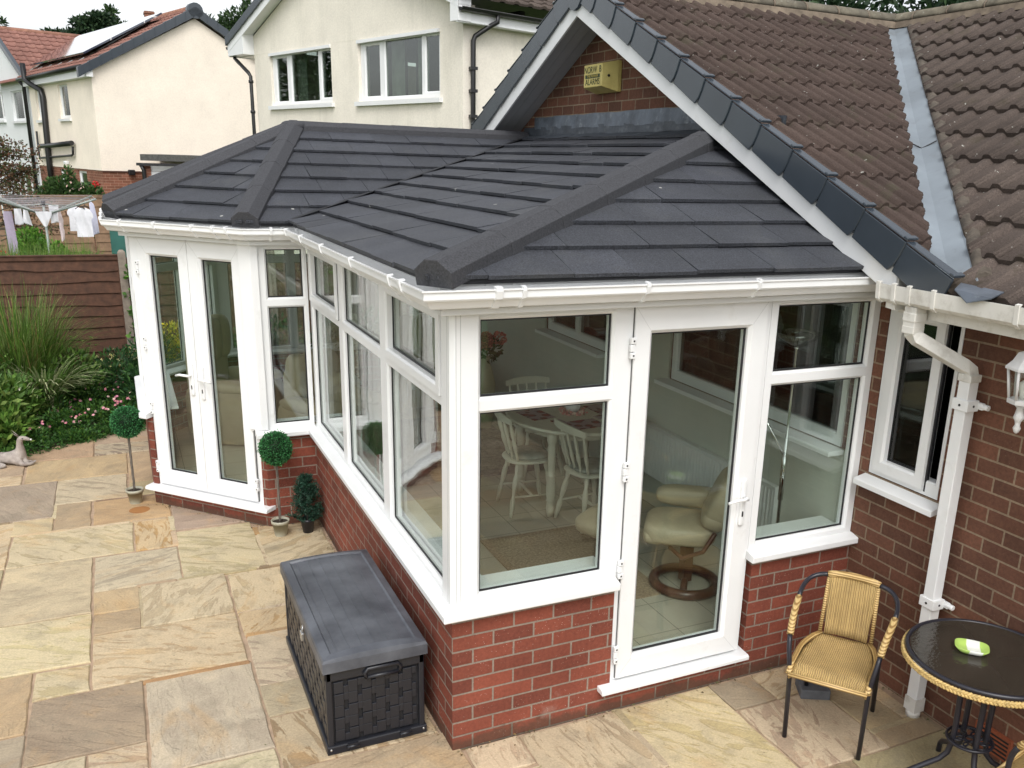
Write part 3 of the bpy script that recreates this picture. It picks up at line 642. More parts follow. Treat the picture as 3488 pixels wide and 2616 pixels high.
# french doors on the angled wall
O=(A[0],A[1],0)
m=MB(); panel(m,(A[0]-nAB.x*.014,A[1]-nAB.y*.014,0),dAB,nAB,(.05,lAB-.05,.165,2.10),[(.10,lAB-.10,.20,2.055)],.06); m.build('door_frame',PVC,con,bevel=.002)
gm_=MB(); panel(gm_,(A[0]-nAB.x*.0035,A[1]-nAB.y*.0035,0),dAB,nAB,(.095,lAB-.075,.180,2.066),[(.15,lAB-.13,.22,2.03)],.01); gm_.build('door_seal',DSEAL,con)
l1=leaf('glazed_door',(A[0]-nAB.x*.006,A[1]-nAB.y*.006,0),dAB,nAB,.10,.572,.184,2.062,(.199,.466,.294,1.938),con)
l2=leaf('glazed_door',(A[0]-nAB.x*.006,A[1]-nAB.y*.006,0),dAB,nAB,.576,1.038,.184,2.062,(.677,.942,.294,1.938),con)
for z in (.27,.74,1.24,1.80):
    hinge(l1,(A[0],A[1],0),dAB,nAB,.093,z); hinge(l2,(A[0],A[1],0),dAB,nAB,1.045,z)
handle(l1,(A[0]+nAB.x*.006,A[1]+nAB.y*.006,0),dAB,nAB,.525,1.04,-1); handle(l2,(A[0]+nAB.x*.006,A[1]+nAB.y*.006,0),dAB,nAB,.622,1.06,1)
m=MB(); qa=(A[0]+dAB.x*.0,A[1]+dAB.y*.0); qb=(A[0]+dAB.x*(lAB+.0),A[1]+dAB.y*(lAB+.0)); sweep(m,[(A[0]-dAB.x*.03,A[1]-dAB.y*.03),(B[0]+dAB.x*.02,B[1]+dAB.y*.02)],[(-.08,.168),(.06,.158),(.072,.15),(.072,.131),(-.08,.131)]); m.build('door_sill',PVC,con,bevel=.002)
# ring beam / soffit / fascia
EP=[(W-.003,0),(0,0),(0,L),A,B,C_,D_,(W-.003,YB)]
m=MB(); sweep(m,EP,[(-.075,2.101),(.012,2.101),(.012,2.078),(.03,2.07),(.060,2.07),(.060,2.195),(-.075,2.195)]); m.build('ring_beam_cladding',PVC,con,bevel=.002)
m=MB(); sweep(m,EP,[(.0605,2.197),(.092,2.197),(.096,2.204),(.096,2.232),(-.02,2.245),(-.02,2.197)]); m.build('eaves_trim',CHARTRIM,con)
# gutter: two separate runs meeting at corners via brackets
GP=[(.0625,2.186),(.0625,2.125),(.078,2.108),(.108,2.104),(.128,2.110),(.140,2.128),(.150,2.140),(.160,2.143),(.165,2.150),(.165,2.176),(.172,2.180),(.172,2.186),(.158,2.186),(.158,2.158),(.145,2.148),(.128,2.128),(.108,2.112),(.08,2.116),(.070,2.128),(.070,2.186)]
gp_path=[(2.16,0),(0,0),(0,L),A,B,C_,D_,(W-.003,YB)]
m=MB(); sweep(m,gp_path,GP); m.rings([[V((2.165,-o,z)) for o,z in GP[:13]],[V((2.155,-o,z)) for o,z in GP[:13]]]) ; gut=m.build('gutter',PVC,con)
def bracket(seg,t,parent,wd=.016):
    a,b=gp_path[seg],gp_path[seg+1]; d,l=sub(a,b); n=V((-d.y,d.x)); u=t*l; m=MB()
    prof=[(.060,2.192),(.060,2.12),(.076,2.103),(.108,2.099),(.132,2.105),(.146,2.126),(.156,2.136),(.170,2.146),(.178,2.176),(.178,2.192),(.150,2.196),(.150,2.190),(.168,2.186),(.164,2.15),(.145,2.14),(.13,2.12),(.108,2.108),(.08,2.11),(.066,2.12),(.066,2.192)]
    rs=[[V((a[0]+d.x*(u+s)+n.x*o,a[1]+d.y*(u+s)+n.y*o,z)) for o,z in prof] for s in (-wd/2,wd/2)]
    m.rings(rs,smooth=False); m.build('gutter_bracket',PVC,parent)
for seg,ts in ((0,(.35,.62,.885,.935)),(1,(.045,.10,.33,.56,.76,.93,.975)),(2,(.25,.7)),(3,(.06,.16,.32,.62,.9)),(4,(.1,.5,.9)),(5,(.3,.7)),(6,(.1,.4,.7))):
    for t in ts: bracket(seg,t,gut,.016 if t not in (.935,.045) else .03)
# roof --------------------------------------------------------------
ze,zr=2.222,2.875
E_=offpath([(W,0),(0,0),(0,L),A,B,C_,D_,(W,YB)],.1)
N1,N0,V0,A1,B1,C1,D1,E1=[(p.x,p.y,ze) for p in E_]
T_=(W,1.5,zr); V1=(W,4.52,zr); RG=(.22,4.52,zr)
faces=dict(F=[N1,N0,T_],X=[N0,V0,V1,T_],Ls=[V0,A1,RG,V1],AB=[A1,B1,RG],BC=[B1,C1,RG],CD=[C1,D1,RG],K=[D1,E1,V1,RG])
roof=MB()
for k,(nm,pl) in enumerate(faces.items()):
    tiles(roof,pl,.243,{'F':(.3,.42),'X':(.26,.40),'Ls':(.26,.36)}.get(nm,(.24,.36)),seed=11+k)
rt=roof.build('tiled_roof',CHAR,con)
dk=MB()
for pl in faces.values():
    dk.poly([V(p)-V((0,0,.006)) for p in pl]); dk.poly([V(p)-V((0,0,.12)) for p in reversed(pl)])
dk.build('roof_deck',CHARTRIM,con)
cm=MB()
for pl in faces.values():
    c=sum((V(p) for p in pl),V())/len(pl); cm.poly([c+(V(p)-c)*.93-V((0,0,.13)) for p in reversed(pl)])
cm.build('ceiling',CEIL,con)
def cap(a,b,name,wd=.088,hh=.062,lift=.0,seg=.44,parent=rt):
    a,b=V(a),V(b); d=(b-a).normalized(); s=V((-d.y,d.x,0)).normalized(); up=s.cross(d); up=up if up.z>0 else -up
    n=max(1,round((b-a).length/seg)); m=MB(); rr=random.Random(5)
    for k in range(n):
        p0=a+(b-a)*(k/n); p1=a+(b-a)*((k+1)/n)+d*.012; s0=1+.05; s1=.985
        def prof(p,q): return [p+s*x*q+up*(z*q+lift) for x,z in ((-wd,-.045),(-wd,.018),(-wd*.35,hh),(wd*.35,hh),(wd,.018),(wd,-.045))]
        m.rings([prof(p0,1.02),prof(p1,.97)],smooth=False)
    return m.build(name,CAPM,parent,bevel=.003)
CAPM=simple('charcoal_granule_cap',(.042,.043,.049),.75,.45,130,.3,300,.002)
ov=.05
def ext(p,q,e): d=(V(p)-V(q)).normalized(); return V(p)+d*e
cap(ext((N0[0],N0[1],ze+.015),T_,.01),V(T_)+V((-.05,-.03,.0)),'hip_capping')
for P in (A1,B1,C1,D1): cap(ext((P[0],P[1],ze+.015),RG,.01),V(RG)+V((0,0,.0)),'hip_capping')
cap(V(RG)+V((-.02,0,.0)),V(V1)+V((-.05,0,0)),'ridge_capping',wd=.075,hh=.055)
m=MB(); m.superq((RG[0],RG[1],zr+.012),(.105,.105,.045),(.8,1),20,10); m.build('ridge_end_cap',CAPM,rt)
# valley gutter
m=MB(); a,b=V(V0)+V((0,0,.026)),V((2.3,4.49,zr+.012)); s=V((-(b-a).y,(b-a).x,0)).normalized()*.02; m.poly([a-s,b-s,b+s,a+s]); m.build('valley_channel',GASK,rt)
# interior low frames and a tie
# ================================================================== BUNGALOW
hou=thing('bungalow','brown brick bungalow with ribbed brown tiled roof, white bargeboards and grey valley','house',(W,0,0))
YA=3.05; GS=.4705; YG0,YG1=-.34,6.44
hx=W+.0
m=MB()
hole=[(.052,.522,1.12,2.06)]
# main wall with window hole: plane X=W, facing -X, travel direction -Y so that 'outward' is left?
O=(hx,0,0); dH=V((0,-1,0)); nH=V((-1,0,0))
panel(m,O,dH,nH,(.0,5.5,-.05,2.25),[(.052,.522,1.12,2.06)],.1)
inn=[(-1.90,-.16,1.20,2.05),(-4.0,-2.86,1.2,2.05)]
panel(m,O,dH,nH,(-6.44,0,-.05,2.2),inn,.1)
m.build('brick_wall',OLDBRICK,hou)
m=MB(); zt=2.22
gz=lambda y:3.80-GS*abs(y-YA)
m.prism([(hx,YG0,2.202),(hx,YG1,2.202),(hx,YG1,gz(YG1)),(hx,YA,gz(YA)),(hx,YG0,gz(YG0))],(.1,0,0)); m.build('gable_wall',OLDBRICK,hou)
# other house walls so the body is closed
m=MB(); m.box((hx+.11,-5.5,-.05),(9.0,-5.4,2.2)); m.box((8.9,-5.4,-.05),(9.0,6.44,2.2)); m.box((hx+.11,6.34,-.05),(8.9,6.44,2.2)); m.build('side_wall',OLDBRICK,hou)
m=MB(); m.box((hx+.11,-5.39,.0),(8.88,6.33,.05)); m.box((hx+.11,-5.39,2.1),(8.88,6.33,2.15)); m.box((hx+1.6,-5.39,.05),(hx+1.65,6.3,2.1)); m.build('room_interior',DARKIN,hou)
# kitchen window outside
m=MB(); panel(m,(hx+.002,0,0),dH,nH,(.056,.518,1.124,2.056),[(.125,.49,1.20,1.99)],.06,.008); wf=m.build('window_frame',PVC,hou,bevel=.002)
m=MB(); panel(m,(hx-.014,0,0),dH,nH,(.095,.425,1.150,2.03),[(.150,.362,1.215,1.965)],.05,.012); m.build('opening_sash',PVC,wf,bevel=.003)
m=MB(); obox(m,(hx,0,0),dH,nH,.427,.437,1.14,2.03,-.02,-.0015); m.build('shadow_gap_strip',GASK,wf)  # black strip painted as the shaded gap beside the ajar sash
m=MB(); panel(m,(hx+.024,0,0),dH,nH,(.148,.364,1.213,1.967),[(.155,.357,1.221,1.96)],.006); m.build('gasket',GASK,wf)
m=MB(); obox(m,(hx,0,0),dH,nH,.149,.363,1.214,1.966,-.05,-.03); m.build('pane',GLASSFLAT,wf)
m=MB(); m.prism([(hx+.03,-.035,1.118),(hx-.075,-.035,1.094),(hx-.082,-.035,1.09),(hx-.082,-.035,1.062),(hx+.0,-.035,1.075),(hx+.03,-.035,1.08)],(0,-.53,0)); m.build('window_sill',PVC,hou,bevel=.002)
# curtain and red cloth just inside
m=MB(); m.rings([[V((hx+.25+.015*math.sin(y*90),-y,z)) for y in [.30+.006*k for k in range(20)]] for z in (1.2,2.0)],closed=False); m.build('curtain',simple('grey_curtain',(.10,.10,.10),.9),hou)
# inner windows looking into the house from the conservatory
for y0,y1 in ((.16,1.90),(2.86,4.0)):
    hn=[(-y1+.05,-(y0+y1)/2-.03,1.27,1.99),(-(y0+y1)/2+.03,-y0-.05,1.27,1.99)]
    m=MB(); panel(m,(hx-.012,0,0),dH,nH,(-y1,-y0,1.20,2.05),hn,.06,.01); wf=m.build('window_frame',PVC,hou,bevel=.002)
    for h_ in hn:
        m=MB(); obox(m,(hx,0,0),dH,nH,h_[0],h_[1],h_[2],h_[3],-.04,-.02); m.build('pane',GLASSFLAT,wf)
    m=MB(); m.box((hx-.13,y0-.04,1.165),(hx-.019,y1+.04,1.195)); m.build('window_board',PVC,hou,bevel=.004)
# roof slopes with ribbed tiles ------------------------------------
xe=2.03; gpl=lambda y:3.895-GS*(YA-y) if y<YA else 3.895-GS*(y-YA)
MS=.565; mz=lambda x:2.221+MS*(x-2.213); XR=5.18
vx=lambda y:2.213+(gpl(y)-2.221)/MS     # valley x for given y
n1=V((0,-GS,1)).normalized(); v1=V((0,1,GS)).normalized(); rows=13; Ls=(YA-(-.56))/v1.y; row=Ls/12
yvx=lambda x:YA-(3.895-2.221-MS*(x-2.213))/GS
m=MB()
Og=V((xe+.06,-.56,gpl(-.56)))
ribtiles(m,Og,(1,0,0),v1,n1,3.4,12,row,romanprof,.118,12,lambda u,a,b:float((yvx(Og.x+u)+.135-(-.56))/v1.y),seed=4,tilew=.236)
m.build('tiled_roof',BROWNTILE,hou)
m=MB(); v2=V((0,-1,GS)).normalized(); n2=V((0,GS,1)).normalized(); Og2=V((xe+.06,YA+YA+.56,gpl(-.56)))
ribtiles(m,Og2,(1,0,0),v2,n2,3.1,12,row,romanprof,.118,6,lambda u,a,b:True,seed=5,tilew=.236)
m.build('tiled_roof',BROWNTILE,hou)
m=MB(); v3=V((1,0,MS)).normalized(); n3=V((-MS,0,1)).normalized(); xo=2.075; L3=(XR-xo)/v3.x; row3=L3/12
Om=V((xo,YA+.2,mz(xo)))
def ins(u,a,b):
    y=Om.y-u
    return True if y<-.60 else float((vx(y)+.12-xo)/v3.x)
ribtiles(m,Om,(0,-1,0),v3,n3,8.4,12,row3,romanprof,.150,14,ins,th=.026,seed=6,tilew=.30)
m.build('tiled_roof',OLDTILE,hou)
# under-decks
m=MB(); e=.02
m.poly([(xe+.03,-.5,gpl(-.5)-e),(vx(-.5),-.5,gpl(-.5)-e),(vx(YA),YA,gpl(YA)-e),(xe+.03,YA,gpl(YA)-e)])
m.poly([(xe+.03,YA,gpl(YA)-e),(9,YA,gpl(YA)-e),(9,6.6,gpl(6.6)-e),(xe+.03,6.6,gpl(6.6)-e)])
m.poly([(xo+.03,-5.2,mz(xo+.03)-e),(XR,-5.2,mz(XR)-e),(XR,YA,mz(XR)-e),(vx(-.5),-.5,mz(vx(-.5))-e),(xo+.03,-.6,mz(xo+.03)-e)])
m.poly([(XR,-5.2,mz(XR)-e),(XR,3.05,mz(XR)-e),(9.2,3.05,mz(XR)-e-MS*(9.2-XR)),(9.2,-5.2,mz(XR)-e-MS*(9.2-XR))])
m.build('roof_underlay',BLACKP,hou)
# valley liner
m=MB(); k=[]
for t in range(9):
    y=-.62+(YA-.1+.62)*t/8; x=vx(y); z=gpl(y)
    k.append([V((x-.095,y+.075,z+.035)),V((x-.080,y+.065,z+.034)),V((x-.01,y+.005,z+.014)),V((x+.055,y-.05,z+.050)),V((x+.062,y-.056,z+.062)),V((x+.066,y-.06,z+.058)),V((x+.066,y-.06,z-.01)),V((x-.095,y+.075,z-.01))])
m.rings(k,smooth=False); m.build('valley_liner',GRP,hou)
m=MB(); k=[]
for t in range(25):
    y=-.60+(YA-.1+.60)*t/24; x=vx(y); z=gpl(y); j=.005*math.sin(t*2.3)
    k.append([V((x+.056,y-.052,z-.01)),V((x+.058,y-.053,z+.058+j)),V((x+.066,y-.060,z+.078+j)),V((x+.085,y-.077,z+.088-j)),V((x+.110,y-.10,z+.075)),V((x+.125,y-.11,z+.01))])
m.rings(k,smooth=True); m.build('valley_mortar',simple('mossy_dark_mortar',(.085,.07,.055),.95,.4,14,.8,40,.01),hou)
m=MB(); y=.72; x=vx(y); m.tube([(x-.075,y+.06,gpl(y)+.053),(x,y+.01,gpl(y)+.017),(x+.05,y-.05,gpl(y)+.061)],.004,5); m.build('liner_joint',GASK,hou)
# ridge tiles
def ridge(a,b,n,r=.085,seed=1):
    a,b=V(a),V(b); d=(b-a).normalized(); s=V((-d.y,d.x,0)).normalized(); rr=random.Random(seed)
    bed=MB(); bed.rings([[p+s*x+V((0,0,z)) for x,z in ((-.10,-.055),(-.085,.0),(.085,.0),(.10,-.055))] for p in (a,b)],smooth=False); bed.build('mortar_bedding',MORTAR,hou)
    for k in range(n):
        p0=a+(b-a)*(k/n)+d*.006; p1=a+(b-a)*((k+1)/n)-d*.006; w_=rr.uniform(-.006,.006)
        m=MB(); m.rings([[p+s*(r*math.cos(t)*q+w_)+V((0,0,r*.85*math.sin(t)*q+.005)) for t in [math.pi*j/10 for j in range(11)]] for p,q in ((p0,1.0),(p0+d*.02,1.03),(p1,1))]); m.build('ridge_tile',RIDGE,hou)
        m=MB(); m.rings([[p+s*(r*math.cos(t)*1.05)+V((0,0,r*.85*math.sin(t)*1.06+.004)) for t in [math.pi*j/10 for j in range(11)]] for p in (p1-d*.006,p1+d*.012)]); m.build('mortar_joint',MORTAR,hou)
ridge((xe+.08,YA,3.925),(XR-.05,YA,3.925),9,seed=2); ridge((XR,YA+.1,3.925),(XR,-3.4,3.925),18,seed=3)
ridge((XR+.1,YA,3.925),(9,YA,3.925),9,seed=4)
# bargeboards, soffit, verge units ---------------------------------
for s_ in (-1,1):
    yy=lambda t:YA+s_*t
    TT=3.40 if s_<0 else 3.6
    bz=lambda t:3.706-GS*t
    m=MB(); m.prism([(2.045,yy(0),bz(0)),(2.045,yy(TT),bz(TT)),(2.045,yy(TT),bz(TT)+.128),(2.045,yy(0),bz(0)+.128)],(.018,0,0)); m.build('bargeboard',PVC,hou,bevel=.002)
    for j in range(3):
        x0,x1=2.064+j*.094,2.064+(j+1)*.094-.004
        m=MB(); m.prism([(x0,yy(0),bz(0)+.022+.004*j),(x0,yy(TT),bz(TT)+.022+.004*j),(x0,yy(TT),bz(TT)+.04),(x0,yy(0),bz(0)+.042)],(x1-x0,0,0)); m.build('soffit_board',SOFFIT,hou)
    m=MB(); dv=V((0,s_,-GS)).normalized(); up=V((0,s_*GS,1)).normalized(); nU=13; st=(TT+.26)/nU/dv.y*s_
    base=V((2.028,YA,3.706+.120))
    for k in range(nU):
        m=MB(); p=base+dv*(k*st)
        # side face profile curved at the lower end, wrapped over the top
        w0=.150; e0=st+.018
        outl=[(0,-.006),(st*.93,-.012),(st*1.0,.03),(st*1.02,.075),(st*1.02,w0),(0,w0-.012)]
        a=[p+dv*x+up*z+V((-.008 if x>st*.5 else 0,0,0)) for x,z in outl]
        m.prism(a if s_<0 else a[::-1],(.016,0,0))
        m.prism([p+dv*0+up*(w0-.006)+V((0,0,0)),p+dv*(st*1.02)+up*(w0+.006)+V((-.01,0,0)),p+dv*(st*1.02)+up*(w0+.006)+V((.055,0,0)),p+up*(w0-.006)+V((.055,0,0))],up*.008)
        m.prism([p+dv*(st*.94)+up*(w0+.010)+V((-.011,0,0)),p+dv*(st*1.03)+up*(w0+.010)+V((-.011,0,0)),p+dv*(st*1.03)+up*(w0+.010)+V((.058,0,0)),p+dv*(st*.94)+up*(w0+.010)+V((.058,0,0))],up*.012)
        m.build('verge_unit',VERGE,hou,bevel=.004)
m=MB(); m.tube([(2.018,YA,3.80+.06),(2.09,YA,3.80+.06+.0)],.12,12); m.build('verge_apex_cap',VERGE,hou)
# box end under the gable foot
m=MB(); m.prism([(2.05,-.30,2.06),(2.05,-.36,2.055),(2.05,-.36,2.2),(2.05,-.30,2.23)],(.28,0,0)); m.build('box_end',PVCOLD,hou)
# eave of the main roof: fascia, soffit, gutter
m=MB(); m.box((2.115,-5.4,2.03),(2.135,-.365,2.165)); m.build('fascia_board',PVCOLD,hou,bevel=.002)
m=MB(); m.box((2.136,-5.4,2.035),(W-.002,-.30,2.05)); m.build('eaves_soffit',PVCOLD,hou)
GH=[(-.0,2.172),(-.0,2.115),(.02,2.092),(.075,2.088),(.095,2.105),(.100,2.172),(.094,2.172),(.090,2.11),(.072,2.096),(.022,2.10),(.007,2.118),(.007,2.172)]
m=MB(); m.rings([[V((2.113-o,y,z)) for o,z in GH] for y in (-.26,-5.4)],smooth=False); m.rings([[V((2.113-o,y,z)) for o,z in GH[:7]] for y in (-.258,-.270)],smooth=False); gh=m.build('gutter',PVCOLD,hou)
for y in (-.275,-.37,-.46,-.60,-1.02,-1.7,-2.5):
    m=MB(); gb=[(-.0,2.18),(-.0,2.11),(.018,2.087),(.078,2.082),(.1,2.10),(.106,2.18),(.088,2.184),(.088,2.178),(.1,2.172),(.095,2.105),(.075,2.089),(.02,2.093),(.006,2.115),(.006,2.18)]
    m.rings([[V((2.113-o,yy_,z)) for o,z in gb] for yy_ in (y-.010,y+.010)],smooth=False); m.build('gutter_bracket',PVCOLD,gh)
m=MB(); rr=random.Random(9)
for _ in range(70):
    y=rr.uniform(-.95,-.28); m.superq((2.063+rr.uniform(-.03,.03),y,2.112+rr.random()*.03),(rr.uniform(.005,.015),rr.uniform(.005,.02),rr.uniform(.004,.012)),(.9,.9),7,5)
m.build('gutter_debris',simple('moss_debris',(.12,.10,.06),.95,.5,40),gh)
# dangling scrap of felt
m=MB(); m.prism([(2.10,-.66,2.215),(2.02,-.70,2.195),(1.985,-.80,2.155),(2.005,-.90,2.185),(2.10,-.88,2.205)],(0,0,.005)); m.build('felt_scrap',LEAD,hou)
# downpipe
def sqtube(mb,path,a,b=None):
    b=b or a; path=[V(p) for p in path]; rs=[]
    for k,p in enumerate(path):
        d=(path[min(k+1,len(path)-1)]-path[max(k-1,0)]).normalized(); s=V((1,0,0)) if abs(d.x)<.5 else V((0,1,0))
        x=V((0,1,0)) if abs(d.y)<.85 else V((1,0,0)); y=d.cross(x).normalized(); x=y.cross(d).normalized()
        rs.append([p+x*a*i+y*b*j for i,j in ((-1,-1),(1,-1),(1,1),(-1,1))])
    mb.rings(rs,smooth=False)
m=MB(); sqtube(m,[(2.063,-.47,2.088),(2.063,-.47,1.995)],.034); sqtube(m,[(2.063,-.47,2.0),(2.063,-.475,1.965),(2.075,-.49,1.945),(2.24,-.63,1.835),(2.262,-.645,1.815),(2.268,-.65,1.78)],.029); m.build('swan_neck',PVCOLD,hou,bevel=.003)
m=MB(); m.box((2.026,-.507,2.02),(2.10,-.433,2.062)); m.build('pipe_socket',PVCOLD,hou,bevel=.004)
m=MB(); m.box((2.028,-.505,1.965),(2.098,-.435,2.002)); m.build('pipe_socket',PVCOLD,hou,bevel=.004)
m=MB(); m.box((2.232,-.687,1.765),(2.304,-.613,1.80)); m.build('pipe_socket',PVCOLD,hou,bevel=.004)
m=MB(); m.box((2.238,-.681,.03),(2.298,-.619,1.79)); dp=m.build('downpipe',PVC,hou,bevel=.004)
m=MB(); m.box((2.234,-.685,.035),(2.302,-.615,.11)); m.lathe([(.036,.0),(.036,.035)],(2.268,-.65,0),14); m.build('pipe_shoe',PVCOLD,dp)
for z in (1.63,.62):
    m=MB(); m.box((2.231,-.695,z),(2.305,-.605,z+.052)); m.box((2.30,-.72,z+.01),(2.318,-.60,z+.042)); m.tube([(2.31,-.70,z+.026),(2.31,-.745,z+.026)],.014,8); m.build('pipe_clip',PVC,dp,bevel=.003)
    m=MB(); m.tube([(2.2285,-.65,z+.026),(2.232,-.65,z+.026)],.006,8); m.tube([(2.27,-.697,z+.026),(2.27,-.694,z+.026)],.006,8); m.build('clip_screw',GASK,dp)
# air brick near the ground
m=MB(); m.box((2.325,-1.16,.035),(W-.001,-.965,.155)); ab=m.build('air_brick',simple('terracotta_vent',(.26,.07,.03),.8),hou)
m=MB()
for k in range(5): m.box((2.3235,-1.15,.048+.021*k),(2.3255,-.975,.057+.021*k))
m.build('vent_slot',GASK,ab)
# lead flashing where the conservatory roof meets the gable
m=MB(); rr=random.Random(2)
def leadstrip(m,y0,y1,f0,f1,n=30):
    lo=[];hi=[]
    for k in range(n+1):
        y=y0+(y1-y0)*k/n; j=rr.uniform(-.006,.006); lo.append(V((f0[0]+rr.uniform(-.003,.003),y,f0[1]+j))); hi.append(V((f1[0]+rr.uniform(-.003,.003),y,f1[1]+rr.uniform(-.004,.004))))
    for k in range(n):
        i=[m.vert(p) for p in (lo[k],lo[k+1],hi[k+1],hi[k])]; m.face(i,True)
        i=[m.vert(p+V((.006,0,-.001))) for p in (lo[k],lo[k+1],hi[k+1],hi[k])]; m.face(i[::-1],True)
leadstrip(m,1.25,4.40,(W-.018,2.945),(W-.012,3.05)); fl=m.build('lead_cover_flashing',LEAD,hou)
m=MB(); leadstrip(m,.9,4.62,(W-.13,2.868),(W-.02,2.90)); leadstrip(m,.9,4.62,(W-.022,2.895),(W-.016,2.965)); m.build('lead_apron_flashing',simple('dark_lead_sheet',(.06,.07,.085),.45,.35,7,.5,14,.01,metal=.3,dirt=((.22,.24,.26,1),8,.55,.6)),hou)
# alarm box on the gable ------------------------------------------
YEL_=simple('sun_yellowed_plastic',(.60,.50,.17),.5,.12,5,dirt=((.35,.27,.06,1),7,.5,.5))
al=thing('alarm_box','yellow burglar alarm box screwed to the brick gable above the lead flashing','alarm box',(W,3.1,3.2))
m=MB(); x0,x1=W-.001,W-.15
m.rings([[V((x0,2.86,3.19)),V((x0,3.22,3.19)),V((x0,3.22,3.41)),V((x0,2.86,3.41))],[V((x0-.03,2.86,3.19)),V((x0-.03,3.22,3.19)),V((x0-.03,3.22,3.41)),V((x0-.03,2.86,3.41))],[V((x1,2.90,3.225)),V((x1,3.19,3.225)),V((x1,3.19,3.385)),V((x1,2.90,3.385))]][::1],smooth=False); m.build('casing',YEL_,al,bevel=.005)
INK=simple('dark_ink',(.03,.05,.02),.6)
def text(body,size,loc,mat,parent,name='lettering',ext=.0006,rot=None,align='CENTER',sx=1):
    cu=bpy.data.curves.new(name,'FONT'); cu.body=body; cu.size=size; cu.extrude=ext; cu.align_x=align; cu.align_y='CENTER'
    tmp=bpy.data.objects.new('tmp_text',cu); COL.objects.link(tmp); bpy.context.view_layer.update()
    me=bpy.data.meshes.new_from_object(tmp.evaluated_get(bpy.context.evaluated_depsgraph_get())); bpy.data.objects.remove(tmp)
    me.materials.clear(); me.materials.append(mat)
    o=bpy.data.objects.new(name,me); COL.objects.link(o)
    o.parent=parent; o.matrix_parent_inverse=pinv(parent); o.rotation_euler=rot; o.location=loc; o.scale=(sx,1,1); return o
rt_=(math.radians(90),0,math.radians(-90))
text('NORW  B',.066,(x1-.0012,3.045,3.345),INK,al,rot=rt_,sx=.95); text('ALARMS',.062,(x1-.0012,3.045,3.26),INK,al,rot=rt_,sx=1.02)
m=MB(); m.box((x1-.001,2.93,3.288),(x1+.002,3.165,3.314)); m.build('black_band',INK,al)
text('THE POWER',.026,(x1-.0022,3.045,3.301),simple('band_lettering_yellow',(.5,.4,.1),.6),al,rot=rt_,sx=1.25)
m=MB(); m.tube([(W-.10,2.878,3.30),(W-.10,2.888,3.30)],.010,10); m.build('key_switch',GASK,al)
# wall lantern ---------------------------------------------------------
WL=simple('white_cast_metal',(.62,.62,.62),.35,.08,20,dirt=((.3,.3,.28,1),20,.6,.4))
ln=thing('wall_lantern','white ornate six sided lantern hung on a scrolled bracket beside the downpipe','wall lantern',(2.2,-1.03,1.7)); lx,ly=2.15,-1.015
def hexr(r,z): return [V((lx+r*math.cos(math.pi*k/3+.2),ly+r*math.sin(math.pi*k/3+.2),z)) for k in range(6)]
m=MB(); m.rings([hexr(.012,1.995),hexr(.018,1.985),hexr(.045,1.975),hexr(.062,1.94),hexr(.085,1.915),hexr(.085,1.905),hexr(.070,1.903)],smooth=False); m.lathe([(.006,2.03),(.014,2.02),(.009,2.005),(.014,1.99)],(lx,ly,0),10); m.build('lantern_cap',WL,ln,bevel=.001)
m=MB()
for k in range(6):
    a=math.pi*k/3+.2; m.tube([(lx+.072*math.cos(a),ly+.072*math.sin(a),1.905),(lx+.050*math.cos(a),ly+.050*math.sin(a),1.775)],.006,6)
m.rings([hexr(.048,1.782),hexr(.058,1.780),hexr(.056,1.762),hexr(.03,1.755)],smooth=False); m.lathe([(.028,1.757),(.014,1.74),(.018,1.715),(.022,1.70),(.013,1.685),(.010,1.67),(.016,1.655),(.011,1.64),(.004,1.632)],(lx,ly,0),12); m.build('lantern_cage',WL,ln)
m=MB(); m.rings([hexr(.068,1.902),hexr(.048,1.782)],smooth=False,caps=False); m.build('lantern_glass',glassmat('lantern_glass',(.9,.92,.9)),ln)
m=MB(); m.lathe([(.012,1.782),(.014,1.80),(.022,1.83),(.02,1.85),(.004,1.865)],(lx,ly,0),12); m.build('bulb',simple('frosted_bulb',(.7,.7,.66),.3),ln)
m=MB(); m.tube([(lx,ly,1.71),(lx+.05,ly-.02,1.69),(lx+.10,ly-.03,1.70),(lx+.13,ly-.03,1.76),(W-.02,ly-.03,1.80)],.009,8); m.tube([(lx+.13,ly-.03,1.76),(lx+.09,ly-.03,1.79),(lx+.07,ly-.03,1.77)],.006,6); m.superq((W-.012,ly-.03,1.80),(.012,.035,.07),(.6,.9),12,8); m.build('bracket',WL,ln)
# ================================================================== THINGS ON THE PATIO
BLK=simple('black_powder_coat',(.018,.018,.026),.35,.15,10)
def wicker(name,c1,c2,sc_=1.0,axis=0):
    m=N(name); uv=m.coord('UV'); w1=m.n('ShaderNodeTexWave'); w1.wave_type='BANDS'; w1.bands_direction='X'; w1.inputs['Scale'].default_value=34*sc_; w1.inputs['Distortion'].default_value=.4; m.l(uv,w1.inputs[0])
    w2=m.n('ShaderNodeTexWave'); w2.wave_type='BANDS'; w2.bands_direction='Y'; w2.inputs['Scale'].default_value=60*sc_; w2.inputs['Distortion'].default_value=.8; m.l(uv,w2.inputs[0])
    h=m.math('MULTIPLY',w1.outputs['Fac'],w2.outputs['Fac']); hh=m.math('ADD',m.math('MULTIPLY',w1.outputs['Fac'],.6),m.math('MULTIPLY',w2.outputs['Fac'],.5))
    c=m.mix(c2,c1,m.ramp(hh,[(.25,g(0)),(.55,g(1))])); c=m.mix(c,m.ramp(m.noise(m.coord(),9,5),[(.3,g(.78)),(.7,g(1.12))]),1.0,'MULTIPLY')
    m.l(c,m.p.inputs['Base Color']); m.set(Roughness=.5); m.bump(hh,.9,.004); return m.mat
WIC=wicker('woven_resin_wicker',(.60,.42,.17,1),(.20,.11,.03,1))
